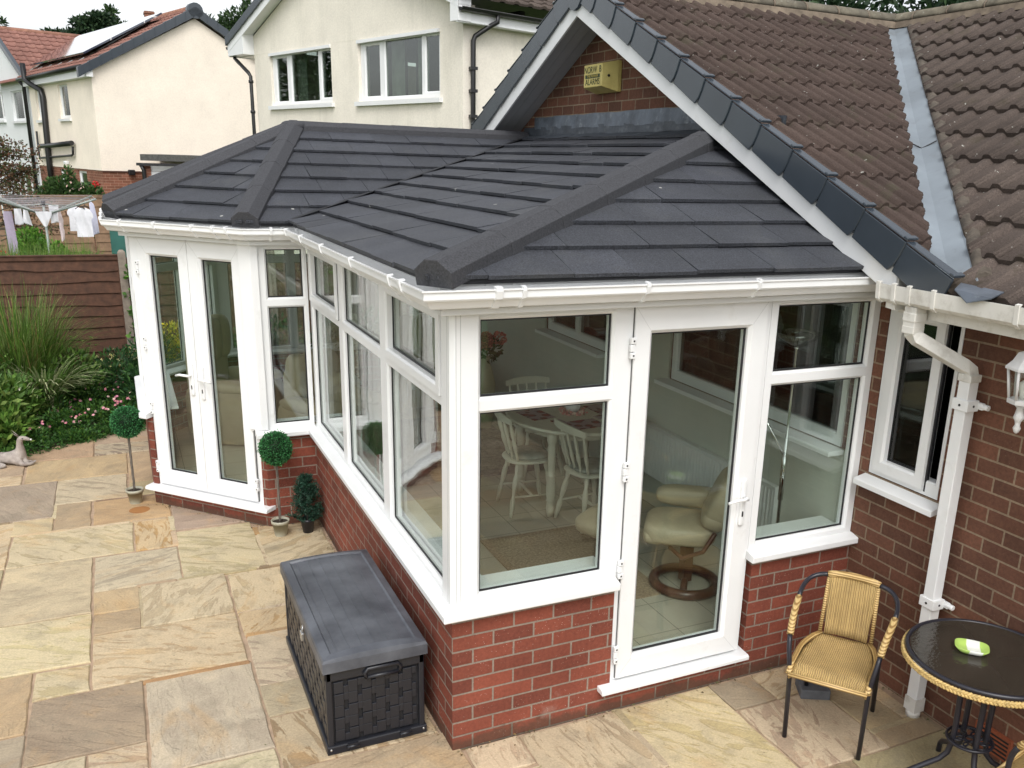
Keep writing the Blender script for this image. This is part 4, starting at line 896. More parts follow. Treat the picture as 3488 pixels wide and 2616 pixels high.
WRAP=N('wicker_wrapped_tube'); wv=WRAP.n('ShaderNodeTexWave'); wv.bands_direction='Z'; wv.inputs['Scale'].default_value=26; wv.inputs['Distortion'].default_value=.3; WRAP.l(WRAP.coord(),wv.inputs[0]); WRAP.l(WRAP.ramp(wv.outputs['Fac'],[(.15,(.30,.18,.06,1)),(.5,(.62,.44,.19,1))]),WRAP.p.inputs['Base Color']); WRAP.set(Roughness=.5); WRAP.bump(wv.outputs['Fac'],.8,.003); WRAP=WRAP.mat
def bez(p0,p1,p2,p3,n=8):
    p0,p1,p2,p3=map(V,(p0,p1,p2,p3)); return [p0*(1-t)**3+p1*3*t*(1-t)**2+p2*3*t*t*(1-t)+p3*t**3 for t in [k/n for k in range(n+1)]]
def bistro_chair(label,loc,ang):
    c=thing('bistro_chair',label,'chair',(0,0,0),'bistro chairs round the glass table')
    for s in (-1,1):
        # arm loop from back-top to front leg
        p=bez((s*.12,-.235,.735),(s*.20,-.235,.725),(s*.235,-.18,.70),(s*.225,-.07,.655),10)
        m=MB(); m.tube(p,.0115,10); m.build('arm_frame',BLK,c)
        q=bez((s*.225,-.07,.655),(s*.222,.02,.63),(s*.212,.10,.63),(s*.205,.15,.56),10)
        m=MB(); m.tube(q,.0165,10); m.build('wrapped_armrest',WRAP,c)
        m=MB(); m.tube(bez((s*.205,.15,.56),(s*.198,.185,.50),(s*.185,.19,.44),(s*.180,.175,.36),6)+[V((s*.175,.145,.0))],.0115,10); m.build('front_leg',BLK,c)
        m=MB(); m.tube([(s*.185,.05,.405),(s*.178,-.15,.385),(s*.170,-.31,.0)],.0115,10); m.build('rear_leg',BLK,c)
        m=MB(); m.tube([(s*.125,-.20,.43),(s*.118,-.235,.72)],.010,8); m.build('back_upright',WRAP,c)
    m=MB(); m.tube(bez((-.125,-.235,.735),(-.06,-.25,.752),(.06,-.25,.752),(.125,-.235,.735),10),.017,10); m.build('wrapped_top_rail',WRAP,c)
    # woven back
    m=MB(); rs=[]
    for k in range(9):
        t=k/8; z=.43+.305*t; y=-.195-.04*t; wd=.105+.012*t
        rs.append([V((wd*(2*j/10-1),y-.018*(1-(2*j/10-1)**2),z+.012*(1-(2*j/10-1)**2)*t)) for j in range(11)])
    m.rings(rs,closed=False); b=m.build('woven_back',WIC,c); mo=b.modifiers.new('s','SOLIDIFY'); mo.thickness=.008
    # woven seat with waterfall front
    m=MB(); rs=[]
    for k in range(15):
        t=k/14; y=-.205+.43*t; wd=.115+.065*min(1,t*2.4)**.6; z=.432-.012*math.sin(math.pi*min(1,t*1.1)); 
        if t>.86: z-=(t-.86)/.14*.035
        rs.append([V((wd*math.copysign(abs(2*j/12-1)**.9,(2*j/12-1)),y,z-(.010*(1-abs(2*j/12-1)**2)) - (.022 if j in (0,12) else 0))) for j in range(13)])
    m.rings(rs,closed=False); b=m.build('woven_seat',WIC,c); mo=b.modifiers.new('s','SOLIDIFY'); mo.thickness=.010
    for s in (-1,1):
        m=MB(); m.tube([(s*(.118+.062*min(1,t*2.4)**.6),-.205+.42*t,.424-(.03 if t>.95 else 0)) for t in [k/8 for k in range(9)]],.0135,8); m.build('wrapped_seat_rail',WRAP,c)
    m=MB(); m.tube([(-.18,.222,.392),(.18,.222,.392)],.011,8); m.build('wrapped_front_rail',WRAP,c)
    c.location=loc; c.rotation_euler=(0,0,ang); return c
fa=math.atan2(-.597,-.80)-math.pi/2
bistro_chair('tan wicker chair standing in the brick corner left of the glass table',(1.75,-.59,0),fa)
bistro_chair('tan wicker bistro chair cut off at the bottom right corner of the photo',(2.0,-1.66,0),math.radians(12))
tb=thing('bistro_table','round glass topped bistro table with black legs and plaited tan rim','table',(2.0,-1.17,0),None); tx,ty,tr=2.005,-1.175,.325
TG=N('pebbled_dark_glass'); TG.l(TG.ramp(TG.noise(TG.coord(),3,3),[(.3,(.030,.026,.020,1)),(.7,(.055,.046,.036,1))]),TG.p.inputs['Base Color']); TG.set(Roughness=.08,Alpha=.86); TG.bump(TG.noise(TG.coord(),60,2,.5),.35,.004)
m=MB(); m.lathe([(.0,.688),(tr-.02,.688),(tr-.02,.695),(.0,.695)],(tx,ty,0),64,smooth=False,caps=False); m.build('glass_top',TG.mat,tb)
m=MB(); m.tube([(tx+(tr-.008)*math.cos(a),ty+(tr-.008)*math.sin(a),.690) for a in [2*math.pi*k/64 for k in range(64)]],.0105,8,loop=True); m.build('rim',BLK,tb)
# plaited trim: two interleaved sinusoidal strands
m=MB()
for ph in (0,math.pi*2/3,math.pi*4/3):
    n=360; pts=[]
    for k in range(n):
        a=2*math.pi*k/n; w_=a*46+ph; pts.append((tx+(tr+.006+.0035*math.sin(2*w_))*math.cos(a),ty+(tr+.006+.0035*math.sin(2*w_))*math.sin(a),.668+.010*math.sin(w_)))
    m.tube(pts,.0062,5,loop=True)
m.build('plaited_trim',simple('plaited_straw',(.55,.39,.15),.6,.3,60,.5,120,.002),tb)
for k in range(4):
    a=math.radians(150+90*k); cx_,sx_=math.cos(a),math.sin(a); P=lambda r,z:(tx+r*cx_,ty+r*sx_,z)
    m=MB(); m.tube([P(.05,.682)]+[P(.29,.682)],.010,8)
    m.tube([P(.075,.68),P(.075,.60),P(.070,.36),P(.072,.26),P(.085,.20),P(.115,.165),P(.20,.115),P(.265,.075),P(.285,.05),P(.290,.0)],.0125,10); m.build('leg',BLK,tb)
m=MB(); m.tube([(tx+.095*math.cos(t),ty+.095*math.sin(t),.275) for t in [2*math.pi*k/28 for k in range(28)]],.007,6,loop=True)
for k in range(8):
    a=math.pi*k/4; m.tube([(tx+.055*math.cos(a)+.03*math.cos(t),ty+.055*math.sin(a)+.03*math.sin(t),.275) for t in [2*math.pi*j/12 for j in range(12)]],.0045,5,loop=True)
m.tube([(tx+.02*math.cos(t),ty+.02*math.sin(t),.275) for t in [2*math.pi*k/12 for k in range(12)]],.006,6,loop=True); m.build('scroll_ring',BLK,tb)
# dish
dm=N('lime_and_white_ceramic'); c0=dm.coord(); sx=dm.n('ShaderNodeSeparateXYZ'); dm.l(c0,sx.inputs[0]); 
dist=dm.math('ABSOLUTE',dm.math('SUBTRACT',dm.math('ADD',sx.outputs[0],dm.math('MULTIPLY',sx.outputs[1],-.9)),1.968+1.135*.9+.01)); dm.l(dm.ramp(dm.math('MULTIPLY',dist,10),[(.33,(.8,.82,.76,1)),(.38,(.42,.60,.14,1))]),dm.p.inputs['Base Color']); dm.set(Roughness=.2)
m=MB(); m.M=Matrix.Translation((1.968,-1.13,.699))@Matrix.Rotation(math.radians(-48),4,'Z')
def sqr(rx,ry,z,e=.55): return [V((rx*math.copysign(abs(math.cos(t))**e,math.cos(t)),ry*math.copysign(abs(math.sin(t))**e,math.sin(t)),z)) for t in [2*math.pi*k/32 for k in range(32)]]
m.rings([sqr(.034,.028,.0),sqr(.05,.04,.004),sqr(.070,.055,.026),sqr(.067,.052,.028),sqr(.050,.038,.010),sqr(.02,.015,.007)]); single(m,'ceramic_dish',dm.mat,'small square lime green and white dish on the glass table top','dish')
# stone block
m=MB(); m.M=Matrix.Translation((1.93,-.255,0))@Matrix.Rotation(math.radians(-28),4,'Z'); m.box((-.07,-.10,0),(.085,.045,.055)); single(m,'stone_block',simple('slate_stone',(.10,.105,.115),.9,.2,20,.5,60,.004),'small dark grey stone block on the paving under the wicker chair','stone block',bevel=.006)
# storage box -------------------------------------------------------
BX=simple('charcoal_resin',(.014,.015,.020),.38,.12,6)
sb=thing('storage_box','black weave panelled garden storage box with grey faded lid against the brick wall','storage box',(-.30,.75,0))
x0,x1,y0,y1,H=-.535,-.072,.195,1.30,.455
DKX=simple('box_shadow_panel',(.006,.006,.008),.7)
m=MB(); e=.028
# corner posts, rails
for (a,b) in ((x0,y0),(x1-e,y0),(x0,y1-e),(x1-e,y1-e)): m.box((a,b,.02),(a+e,b+e,H))
m.box((x0-.008,y0-.008,0),(x1+.008,y1+.008,.045)); m.box((x0,y0,H-.075),(x1,y1,H))
m.build('frame',BX,sb,bevel=.006)
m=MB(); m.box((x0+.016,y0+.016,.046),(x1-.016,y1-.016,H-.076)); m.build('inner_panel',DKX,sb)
m=MB()
def weave(O,u,n,Lw,z0_,z1_,mb):
    nu=max(3,int(Lw/.062)); nv=5; du=Lw/nu; dz=(z1_-z0_)/nv
    for j in range(nv):
        for i in range(nu):
            a=i*du; b=z0_+j*dz; h=(i+j)%2
            # horizontal strand raised on alternating cells
            obox(mb,O,u,n,a-.002,a+du*.66,b+dz*.02,b+dz*.98,-.02,-.004 if h else -.007)
            obox(mb,O,u,n,a+du*.66,a+du*1.0,b+dz*(.40 if h else .0),b+dz*(1.0 if h else .60),-.02,-.0055)
weave((x0+e+.01,y0,0),V((1,0,0)),V((0,-1,0)),x1-x0-2*e-.02,.055,H-.085,m)
weave((x0,y1-e-.01,0),V((0,-1,0)),V((-1,0,0)),y1-y0-2*e-.02,.055,H-.085,m)
m.build('weave_panel',BX,sb,bevel=.0025)
m=MB(); cx_=(x0+x1)/2+.03
m.tube([(cx_-.075,y0-.004,H-.085),(cx_-.085,y0-.006,H-.06),(cx_-.07,y0-.006,H-.04),(cx_+.07,y0-.006,H-.04),(cx_+.085,y0-.006,H-.06),(cx_+.075,y0-.004,H-.085)],.010,8); m.tube([(cx_-.075,y0-.004,H-.085),(cx_+.075,y0-.004,H-.085)],.010,8); m.build('handle',BX,sb)
m=MB(); m.box((cx_-.07,y0-.003,H-.078),(cx_+.07,y0-.001,H-.045)); m.build('handle_recess',DKX,sb)  # flat near-black plate painted as the shade inside the handle
LID=N('sun_faded_grey_resin'); c0=LID.coord(); LID.l(LID.mix((.050,.054,.066,1),(.125,.134,.155,1),LID.ramp(LID.noise(c0,3.2,5,.6),[(.38,g(0)),(.66,g(1))])),LID.p.inputs['Base Color']); LID.set(Roughness=.42); LID.bump(LID.noise(c0,200,3),.15,.002)
m=MB(); a0,a1,b0,b1=x0-.014,x1+.012,y0-.016,y1+.014; zc=H+.002
def lidr(ins_,z,dome=0):
    xs=[a0+ins_+(a1-a0-2*ins_)*k/6 for k in range(7)]
    r=[(x,b0+ins_,z) for x in xs]+[(a1-ins_,b0+ins_+(b1-b0-2*ins_)*k/8,z) for k in range(1,9)]+[(x,b1-ins_,z) for x in xs[::-1][1:]]+[(a0+ins_,b1-ins_-(b1-b0-2*ins_)*k/8,z) for k in range(1,8)]
    cy=(b0+b1)/2; cxx=(a0+a1)/2
    return [V((x,y,z+dome*(1-((x-cxx)/(a1-a0)*2)**2))) for x,y,z in r]
m.rings([lidr(.0,zc-.022),lidr(0,zc+.03),lidr(.006,zc+.042,.012),lidr(.045,zc+.046,.018),lidr(.052,zc+.036,.018)],smooth=False,caps=False)
nx_,ny_=13,2; pa=[]
for i in range(nx_+1):
    x=a0+.052+(a1-a0-.104)*i/nx_; z=zc+.036+.018*(1-((x-(a0+a1)/2)/(a1-a0)*2)**2); pa.append((x,z))
for i in range(nx_):
    p,q=pa[i],pa[i+1]; m.poly([(p[0],b0+.052,p[1]),(q[0],b0+.052,q[1]),(q[0],b1-.052,q[1]),(p[0],b1-.052,p[1])])
lid=m.build('lid',LID.mat,sb)
m=MB()
for i in range(1,nx_,2):
    x,z=pa[i]; m.box((x-.0025,b0+.055,z-.002),(x+.0025,b1-.055,z+.002))
m.build('lid_rib',LID.mat,lid)
for x in (x0+.11,x1-.10):
    m=MB(); m.box((x-.025,y0-.018,.012),(x+.025,y0-.006,.045)); m.tube([(x-.028,y0-.016,.03),(x+.028,y0-.016,.03)],.008,6); m.build('hinge_clip',BX,sb)
for x in (x0+.01,x1-.01):
    m=MB(); m.superq((x,y0-.009,.028),(.006,.003,.006),(.8,.8),8,6); m.build('rivet',STEEL,sb)
# padlock
pd=thing('padlock','small silver padlock hanging on the lid edge of the storage box','padlock',(x0-.02,y0+.33,H))
yk=y0+.40; m=MB(); m.box((a0-.022,yk-.022,H-.055),(a0-.006,yk+.022,H-.012)); m.build('lock_body',STEEL,pd,bevel=.004)
m=MB(); m.tube([(a0-.014,yk-.014,H-.014)]+[(a0-.014+.004*math.sin(math.pi*k/8),yk-.014*math.cos(math.pi*k/8),H+.004+.016*math.sin(math.pi*k/8)) for k in range(9)]+[(a0-.014,yk+.014,H-.014)],.003,6); m.build('shackle',STEEL,pd)
# topiaries ------------------------------------------------------------
POT=simple('putty_plastic_pot',(.36,.35,.27),.5,.08,8,dirt=((.2,.17,.12,1),8,.5,.4))
def topiary(label,x,y,seed,ball=.118,zc=.66,potz=.115,lean=0):
    t=thing('topiary_tree',label,'topiary',(x,y,0),'ball topiaries in small pots')
    m=MB(); m.lathe([(.043,0),(.058,potz*.85),(.058,potz*.80),(.064,potz*.80),(.066,potz),(.060,potz),(.057,potz*.85)],(x,y,0),24,caps=False); m.lathe([(.0,.0),(.043,0)],(x,y,0),24,caps=False); m.build('pot',POT,t)
    m=MB(); m.lathe([(.0,potz*.86),(.058,potz*.86)],(x,y,0),20,caps=False); m.build('potting_compost',soilm,t)
    m=MB()
    for ph in (0,2.1,4.2): m.tube([(x+lean*k/12+.005*math.cos(k*1.1+ph),y+.005*math.sin(k*1.1+ph),potz*.8+(zc-potz*.8)*k/12) for k in range(13)],.0058,5)
    m.build('stem',STEM,t)
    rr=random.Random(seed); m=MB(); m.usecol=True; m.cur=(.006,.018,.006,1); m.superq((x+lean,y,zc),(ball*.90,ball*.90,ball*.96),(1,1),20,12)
    for _ in range(5200):
        d=rnd(rr); k=(rr.uniform(.86,1.05) if rr.random()<.96 else rr.uniform(1.03,1.16))*(1+.03*noise.noise(d*3+V((seed,0,0)))); p=V((x+lean,y,zc))+V((d.x*ball,d.y*ball,d.z*ball*1.07))*k
        s=rr.uniform(.5,1.5)*(.5+.75*(k-.86)/.18); c=rr.choice([(.025,.115,.04),(.035,.145,.05),(.02,.085,.035)]); m.cur=(c[0]*s,c[1]*s,c[2]*s,1)
        leafquad(m,p,(d+rnd(rr)*.8).normalized(),rnd(rr),.013,.0085)
    m.build('foliage_ball',LEAF,t)
topiary('ball topiary in a putty pot standing left of the french doors beside a rust stain',-1.255,3.935,21,ball=.108,zc=.662)
topiary('ball topiary in a putty pot at the right hand corner of the french doors',-.316,2.874,22,ball=.106,zc=.665,potz=.12)
cf=thing('potted_conifer','small bushy dark blue green conifer in a black pot in the brick corner','potted plant',(-.124,2.863,0))
m=MB(); m.lathe([(.0,0),(.036,0),(.050,.09),(.054,.09),(.055,.108),(.048,.108),(.046,.09),(.0,.09)],(-.124,2.863,0),20,caps=False); m.build('pot',BLK,cf)
m=MB(); m.tube([(-.124,2.863,.08),(-.12,2.863,.30)],.006,6); m.build('stem',STEM,cf)
m=MB(); m.usecol=True; rr=random.Random(5)
for _ in range(170):
    t=rr.random(); z=.10+.31*t; r=.125*(1-t)**.5+.015; a=rr.random()*6.28; tip=V((-.124+r*math.cos(a)*rr.uniform(.6,1.1),2.863+r*math.sin(a)*rr.uniform(.6,1.1),z+.04)); b=V((-.122,2.863,z-.02))
    d=tip-b
    for k in range(40):
        q=b+d*rr.uniform(.25,1.0); c=rr.choice([(.012,.045,.03),(.02,.065,.045),(.015,.035,.028)]); s=rr.uniform(.6,1.5); m.cur=(c[0]*s,c[1]*s,c[2]*s,1)
        leafquad(m,q,(d.normalized()*.5+rnd(rr)).normalized(),rnd(rr),.026,.006)
m.build('foliage',LEAF,cf)
# deer figurine -------------------------------------------------------
dr=thing('deer_figurine','pale grey spotted fawn figurine lying at the edge of the flower bed','deer statue',(-2.15,5.27,0))
dmm=simple('weathered_grey_resin',(.33,.29,.26),.75,.25,22,dirt=((.16,.11,.12,1),16,.56,.7))
def skin(name,chains,mat,parent,sub=2):
    """chains: list of [(pos,radius),...] ; chains joined where points coincide"""
    vs=[];es=[];rd=[]
    def gi(p,r):
        for i,q in enumerate(vs):
            if (V(q)-V(p)).length<1e-5: return i
        vs.append(tuple(p)); rd.append(r); return len(vs)-1
    for ch in chains:
        ids=[gi(p,r) for p,r in ch]
        es+= [(ids[k],ids[k+1]) for k in range(len(ids)-1)]
    me=bpy.data.meshes.new(name); me.from_pydata(vs,es,[]); o=bpy.data.objects.new(name,me); COL.objects.link(o); me.materials.append(mat)
    o.modifiers.new('k','SKIN'); 
    for i,r in enumerate(rd):
        sv=me.skin_vertices[0].data[i]; rr_=r if isinstance(r,tuple) else (r,r); sv.radius=rr_; sv.use_root=(i==0)
    s=o.modifiers.new('s','SUBSURF'); s.levels=sub; s.render_levels=sub
    me2=None
    if parent: o.parent=parent; o.matrix_parent_inverse=pinv(parent)
    return o
F=lambda x,y,z:(-2.12+x,5.24+y,z)
hip=F(-.235,.07,.062); belly=F(-.15,.06,.062); chest=F(-.03,.01,.070); base_n=F(.0,.0,.13); neck=F(.0,-.02,.20); head0=F(.012,-.03,.255)
bdy=skin('body',[[(hip,.062),(belly,.052),(chest,(.062,.058)),(base_n,.042),(neck,.026),(head0,.028),(F(.05,-.045,.252),.020),(F(.088,-.06,.238),.012)],
 [(chest,.06),(F(.035,-.03,.028),.024),(F(.075,.01,.018),.013),(F(.045,.03,.014),.011)],
 [(chest,.06),(F(-.0,-.06,.024),.022),(F(.07,-.05,.018),.013),(F(.105,-.0,.028),.010)],
 [(hip,.062),(F(-.20,-.0,.03),.030),(F(-.12,-.055,.020),.015),(F(-.23,-.075,.014),.011),(F(-.30,-.075,.012),.010)]],dmm,dr)
for s in (-1,1):
    m=MB(); b=V(head0)+V((-.012,s*.014,.015)); tip=b+V((-.045,s*.022-.01,.05)); 
    m.rings([[b+V((0,-.006,0)),b+V((0.006,0,0)),b+V((0,.006,0)),b+V((-.006,0,0))],[(b+tip)/2+V((0,-.012,0)),(b+tip)/2+V((.005,0,0)),(b+tip)/2+V((0,.012,0)),(b+tip)/2+V((-.004,0,0))],[tip+V((0,-.001,0)),tip+V((.001,0,0)),tip+V((0,.001,0)),tip+V((-.001,0,0))]]); m.build('ear',dmm,dr)
m=MB(); m.superq(V(head0)+V((.022,-.058,.006)),(.007,.004,.005),(1,1),8,6); m.build('eye',GASK,dr)
m=MB(); m.superq(F(.094,-.063,.240),(.009,.008,.009),(1,1),8,6); m.build('muzzle',simple('white_paint',(.6,.6,.58),.6),dr)
# ================================================================== INSIDE THE CONSERVATORY
LEATH=simple('cream_leather',(.47,.39,.27),.42,.08,6,.4,40,.004)
IVORY=simple('ivory_painted_wood',(.62,.60,.50),.35,.04,6)
DKW=simple('dark_stained_wood',(.09,.030,.018),.3,.3,12)
def tagm(m,name,mat,label,cat,**k): return single(m,name,mat,label,cat,**k)
m=MB(); m.box((.85,.72,ZF),(1.62,1.86,ZF+.012)); single(m,'rug',simple('beige_flecked_pile',(.30,.215,.145),.95,.35,60,.8,150,.006),'beige brown flecked rug on the tiles just behind the front window','rug')
m=MB(); m.box((.15,3.08,ZF),(1.95,4.9,ZF+.018)); single(m,'rug',simple('mauve_grey_shag',(.20,.165,.16),.95,.4,25,1,60,.02),'mauve grey shaggy rug beyond the dining table','rug')
tt=thing('dining_table','round topped ivory dining table with turned legs set with red flower placemats','table',(1.79,2.38,ZF)); ex,ey=1.79,2.38
m=MB()
def el(rx,ry,z,cx=ex,cy=ey,n=48): return [V((cx+rx*math.cos(2*math.pi*k/n),cy+ry*math.sin(2*math.pi*k/n),z)) for k in range(n)]
m.rings([el(.47,.52,.832),el(.495,.545,.838),el(.50,.55,.85),el(.495,.545,.861),el(.485,.535,.863)]); m.build('table_top',IVORY,tt)
m=MB(); panelz=[el(.36,.39,.76,n=24),el(.36,.39,.831,n=24)]; m.rings(panelz,smooth=False); m.build('apron',IVORY,tt)
LEGP=[(.038,.832),(.038,.76),(.030,.74),(.026,.72),(.034,.70),(.030,.66),(.026,.52),(.024,.50),(.032,.49),(.024,.48),(.034,.42),(.034,.34),(.028,.31),(.036,.30),(.026,.29),(.033,.24),(.022,.172)]
for a,b in ((1.49,2.10),(2.06,2.10),(1.49,2.66),(2.06,2.66)):
    m=MB(); m.lathe(LEGP[::-1],(a,b,0),14); m.build('leg',IVORY,tt)
MATM=N('red_poppy_placemat'); vo=MATM.n('ShaderNodeTexVoronoi'); vo.inputs['Scale'].default_value=13; MATM.l(MATM.coord(),vo.inputs['Vector']); cc=MATM.ramp(vo.outputs['Distance'],[(.28,(.24,.008,.016,1)),(.42,(.06,.006,.025,1)),(.50,(.34,.26,.28,1))]); MATM.l(cc,MATM.p.inputs['Base Color']); MATM.set(Roughness=.3)
for k,(a,b,r,sz,lb) in enumerate(((1.50,2.42,.15,(.095,.13),'red flower placemat at the left side of the dining table'),(1.74,2.07,.1,(.125,.10),'red flower placemat at the near edge of the dining table'),(1.83,2.74,.2,(.12,.10),'red flower placemat at the far edge of the dining table'),(2.06,2.40,.1,(.10,.13),'red flower placemat at the radiator side of the table'))):
    m=MB(); m.M=Matrix.Translation((a,b,.864))@Matrix.Rotation(r,4,'Z'); m.box((-sz[0],-sz[1],0),(sz[0],sz[1],.004)); single(m,'placemat',MATM.mat,lb,'placemat','red flower placemats on the dining table')
for a,b,lb in ((1.58,2.20,'small red flower coaster between the two nearest placemats'),(1.93,2.20,'small red flower coaster right of the nearest placemat'),):
    m=MB(); m.M=Matrix.Translation((a,b,.864))@Matrix.Rotation(.3,4,'Z'); m.box((-.04,-.04,0),(.04,.04,.004)); single(m,'coaster',MATM.mat,lb,'coaster','coasters on the dining table')
m=MB(); m.lathe([(.0,.864),(.03,.864),(.055,.888),(.06,.918),(.05,.948),(.045,.943),(.03,.888),(.0,.878)],(1.80,2.40,0),20); single(m,'white_bowl',simple('white_china',(.8,.8,.8),.15),'white round china bowl in the middle of the dining table','bowl')
m=MB(); m.usecol=True; rr=random.Random(3)
for _ in range(160):
    a=rr.random()*6.28; r=rr.uniform(.05,.10); m.cur=(.55,.30,.32,1) if rr.random()<.7 else (.6,.5,.48,1); leafquad(m,V((1.79+r*math.cos(a),2.38+r*math.sin(a),.868+rr.random()*.02)),rnd(rr),rnd(rr),.03,.02)
single(m,'flower_ring',PETAL,'ring of pale pink silk flowers round the white bowl','flower ring')
SP_=[(.011,0),(.013,.05),(.009,.07),(.016,.13),(.016,.16),(.009,.19),(.013,.21),(.010,.24),(.008,.30)]
def dchair(label,x,y,ang):
    c=thing('dining_chair',label,'chair',(0,0,0),'ivory dining chairs round the dining table')
    m=MB(); m.superq((0,0,.61),(.165,.17,.016),(.5,.75),28,8); m.build('seat',IVORY,c)
    m=MB(); m.superq((0,.005,.64),(.14,.145,.025),(.6,.7),24,8); m.build('cushion',simple('grey_green_cushion',(.32,.33,.29),.9,.2,20,.5,40,.01) if not bpy.data.materials.get('grey_green_cushion') else bpy.data.materials['grey_green_cushion'],c)
    for sx in (-1,1):
        for sy in (-1,1):
            a=V((sx*.105,sy*.10,.60)); b=V((sx*.165,sy*.165,ZF)); n=10; pr=[.014,.016,.011,.019,.020,.016,.011,.019,.017,.013,.011]
            m=MB(); m.tube([a+(b-a)*k/n for k in range(n+1)],pr,10); m.build('leg',IVORY,c)
    m=MB(); m.tube([(-.14,-.14,.33),(-.14,.14,.33)],[.008,.008],8); m.tube([(.14,-.14,.33),(.14,.14,.33)],.008,8); m.tube([(-.14,0,.33),(-.05,0,.33),(.05,0,.33),(.14,0,.33)],[.008,.013,.013,.008],8); m.build('stretcher',IVORY,c)
    for k in range(5):
        u=(k-2)/2; a=V((u*.125,-.125+.02*u*u,.62)); b=V((u*.155,-.205+.03*u*u,.955)); n=9; pr=[.009,.010,.008,.014,.015,.009,.013,.013,.009,.008]
        m=MB(); m.tube([a+(b-a)*j/n for j in range(n+1)],pr,8); m.build('spindle',IVORY,c)
    m=MB(); rs=[]
    for k in range(11):
        u=k/5-1; xx=u*.185; yy=-.21+.035*u*u; h=.028*(1-.35*u*u)+.012
        rs.append([V((xx,yy-.010,.945)),V((xx,yy+.010,.945)),V((xx,yy+.004,.945+h*1.6)),V((xx,yy-.012,.945+h*1.6))])
    m.rings(rs,smooth=False); m.build('top_rail',IVORY,c,bevel=.004)
    c.location=(x,y,ZF*.08); c.rotation_euler=(0,0,ang); c.scale=(1.08,1.05,.92)
dchair('ivory dining chair at the left end of the table',1.40,2.34,math.radians(-90-6))
dchair('ivory dining chair half hidden by the door post with its back to the camera',1.71,1.91,math.radians(-84))
dchair('ivory spindle back dining chair on the far side of the dining table',1.80,3.06,math.radians(180))
# recliner
rc=thing('recliner_chair','cream leather swivel recliner on a round dark wood base behind the glazed door','armchair',(1.78,.78,ZF)); qx,qy=1.79,.77
def ringb(name,par,x,y,r,z):
    m=MB(); m.tube([(x+r*math.cos(t),y+r*math.sin(t)*1.05,z) for t in [2*math.pi*k/40 for k in range(40)]],.032,10,loop=True); m.build(name,DKW,par)
ringb('base_ring',rc,qx,qy,.19,ZF+.03)
fd=V((-.80,.60,0)).normalized(); sd_=V((fd.y,-fd.x,0))
Mr=Matrix((( fd.x,sd_.x,0),(fd.y,sd_.y,0),(0,0,1)))
cpt=V((qx,qy,0))
m=MB(); m.tube([cpt+V((0,0,ZF+.03))-sd_*.18,cpt+V((0,0,ZF+.05)),cpt+V((0,0,ZF+.03))+sd_*.18],.022,8); m.prism([cpt+V((-.03,-.03,ZF+.04)),cpt+V((.03,-.03,ZF+.04)),cpt+V((.03,.03,ZF+.04)),cpt+V((-.03,.03,ZF+.04))],(0,0,.27)); m.build('pedestal',DKW,rc)
for s in (-1,1):
    m=MB(); m.tube([cpt+sd_*s*.12+fd*.10+V((0,0,.47)),cpt+sd_*s*.20+fd*.02+V((0,0,.44)),cpt+sd_*s*.21-fd*.10+V((0,0,.50)),cpt+sd_*s*.205-fd*.16+V((0,0,.62))],.014,8); m.build('arm_support',DKW,rc)
    if s<0: continue
    m=MB(); m.superq(cpt+sd_*s*.225-fd*.0+V((0,0,.68)),(.23,.075,.065),(.7,.6),24,10,Mr); m.build('armrest_pad',LEATH,rc)
m=MB(); m.superq(cpt+fd*.05+V((0,0,.56)),(.22,.20,.075),(.6,.5),28,12,Mr); m.superq(cpt+fd*.20+V((0,0,.53)),(.07,.18,.055),(.7,.5),24,10,Mr); m.build('seat_cushion',LEATH,rc)
Rb=Mr@Matrix.Rotation(math.radians(-22),3,'Y')
m=MB(); m.superq(cpt-fd*.19+V((0,0,.78)),(.075,.19,.17),(.6,.5),28,12,Rb); m.superq(cpt-fd*.27+V((0,0,.98)),(.055,.165,.11),(.6,.5),28,12,Rb); m.superq(cpt-fd*.15+V((0,0,.67)),(.08,.185,.085),(.8,.6),24,10,Rb); m.build('back_cushion',LEATH,rc)
ot=thing('footstool','cream leather footstool with bent dark wood base beside the rug','footstool',(1.47,1.18,ZF))
fo=V((.93,.36,0)).normalized(); so_=V((fo.y,-fo.x,0)); Mo=Matrix(((fo.x,so_.x,0),(fo.y,so_.y,0),(0,0,1)))@Matrix.Rotation(math.radians(-9),3,'Y'); op=V((1.46,1.19,0))
m=MB(); m.superq(op+V((0,0,.50)),(.19,.16,.055),(.5,.45),28,12,Mo); m.build('cushion',LEATH,ot)
m=MB(); m.tube([op+V((.03,-.01,.46)),op+V((.05,-.01,.30)),op+V((.02,-.02,.2))],.022,8); m.tube([op+V((.1*math.cos(t)+.02,.1*math.sin(t),ZF+.03)) for t in [2*math.pi*k/24 for k in range(24)]],.02,8,loop=True); m.build('wood_base',DKW,ot)
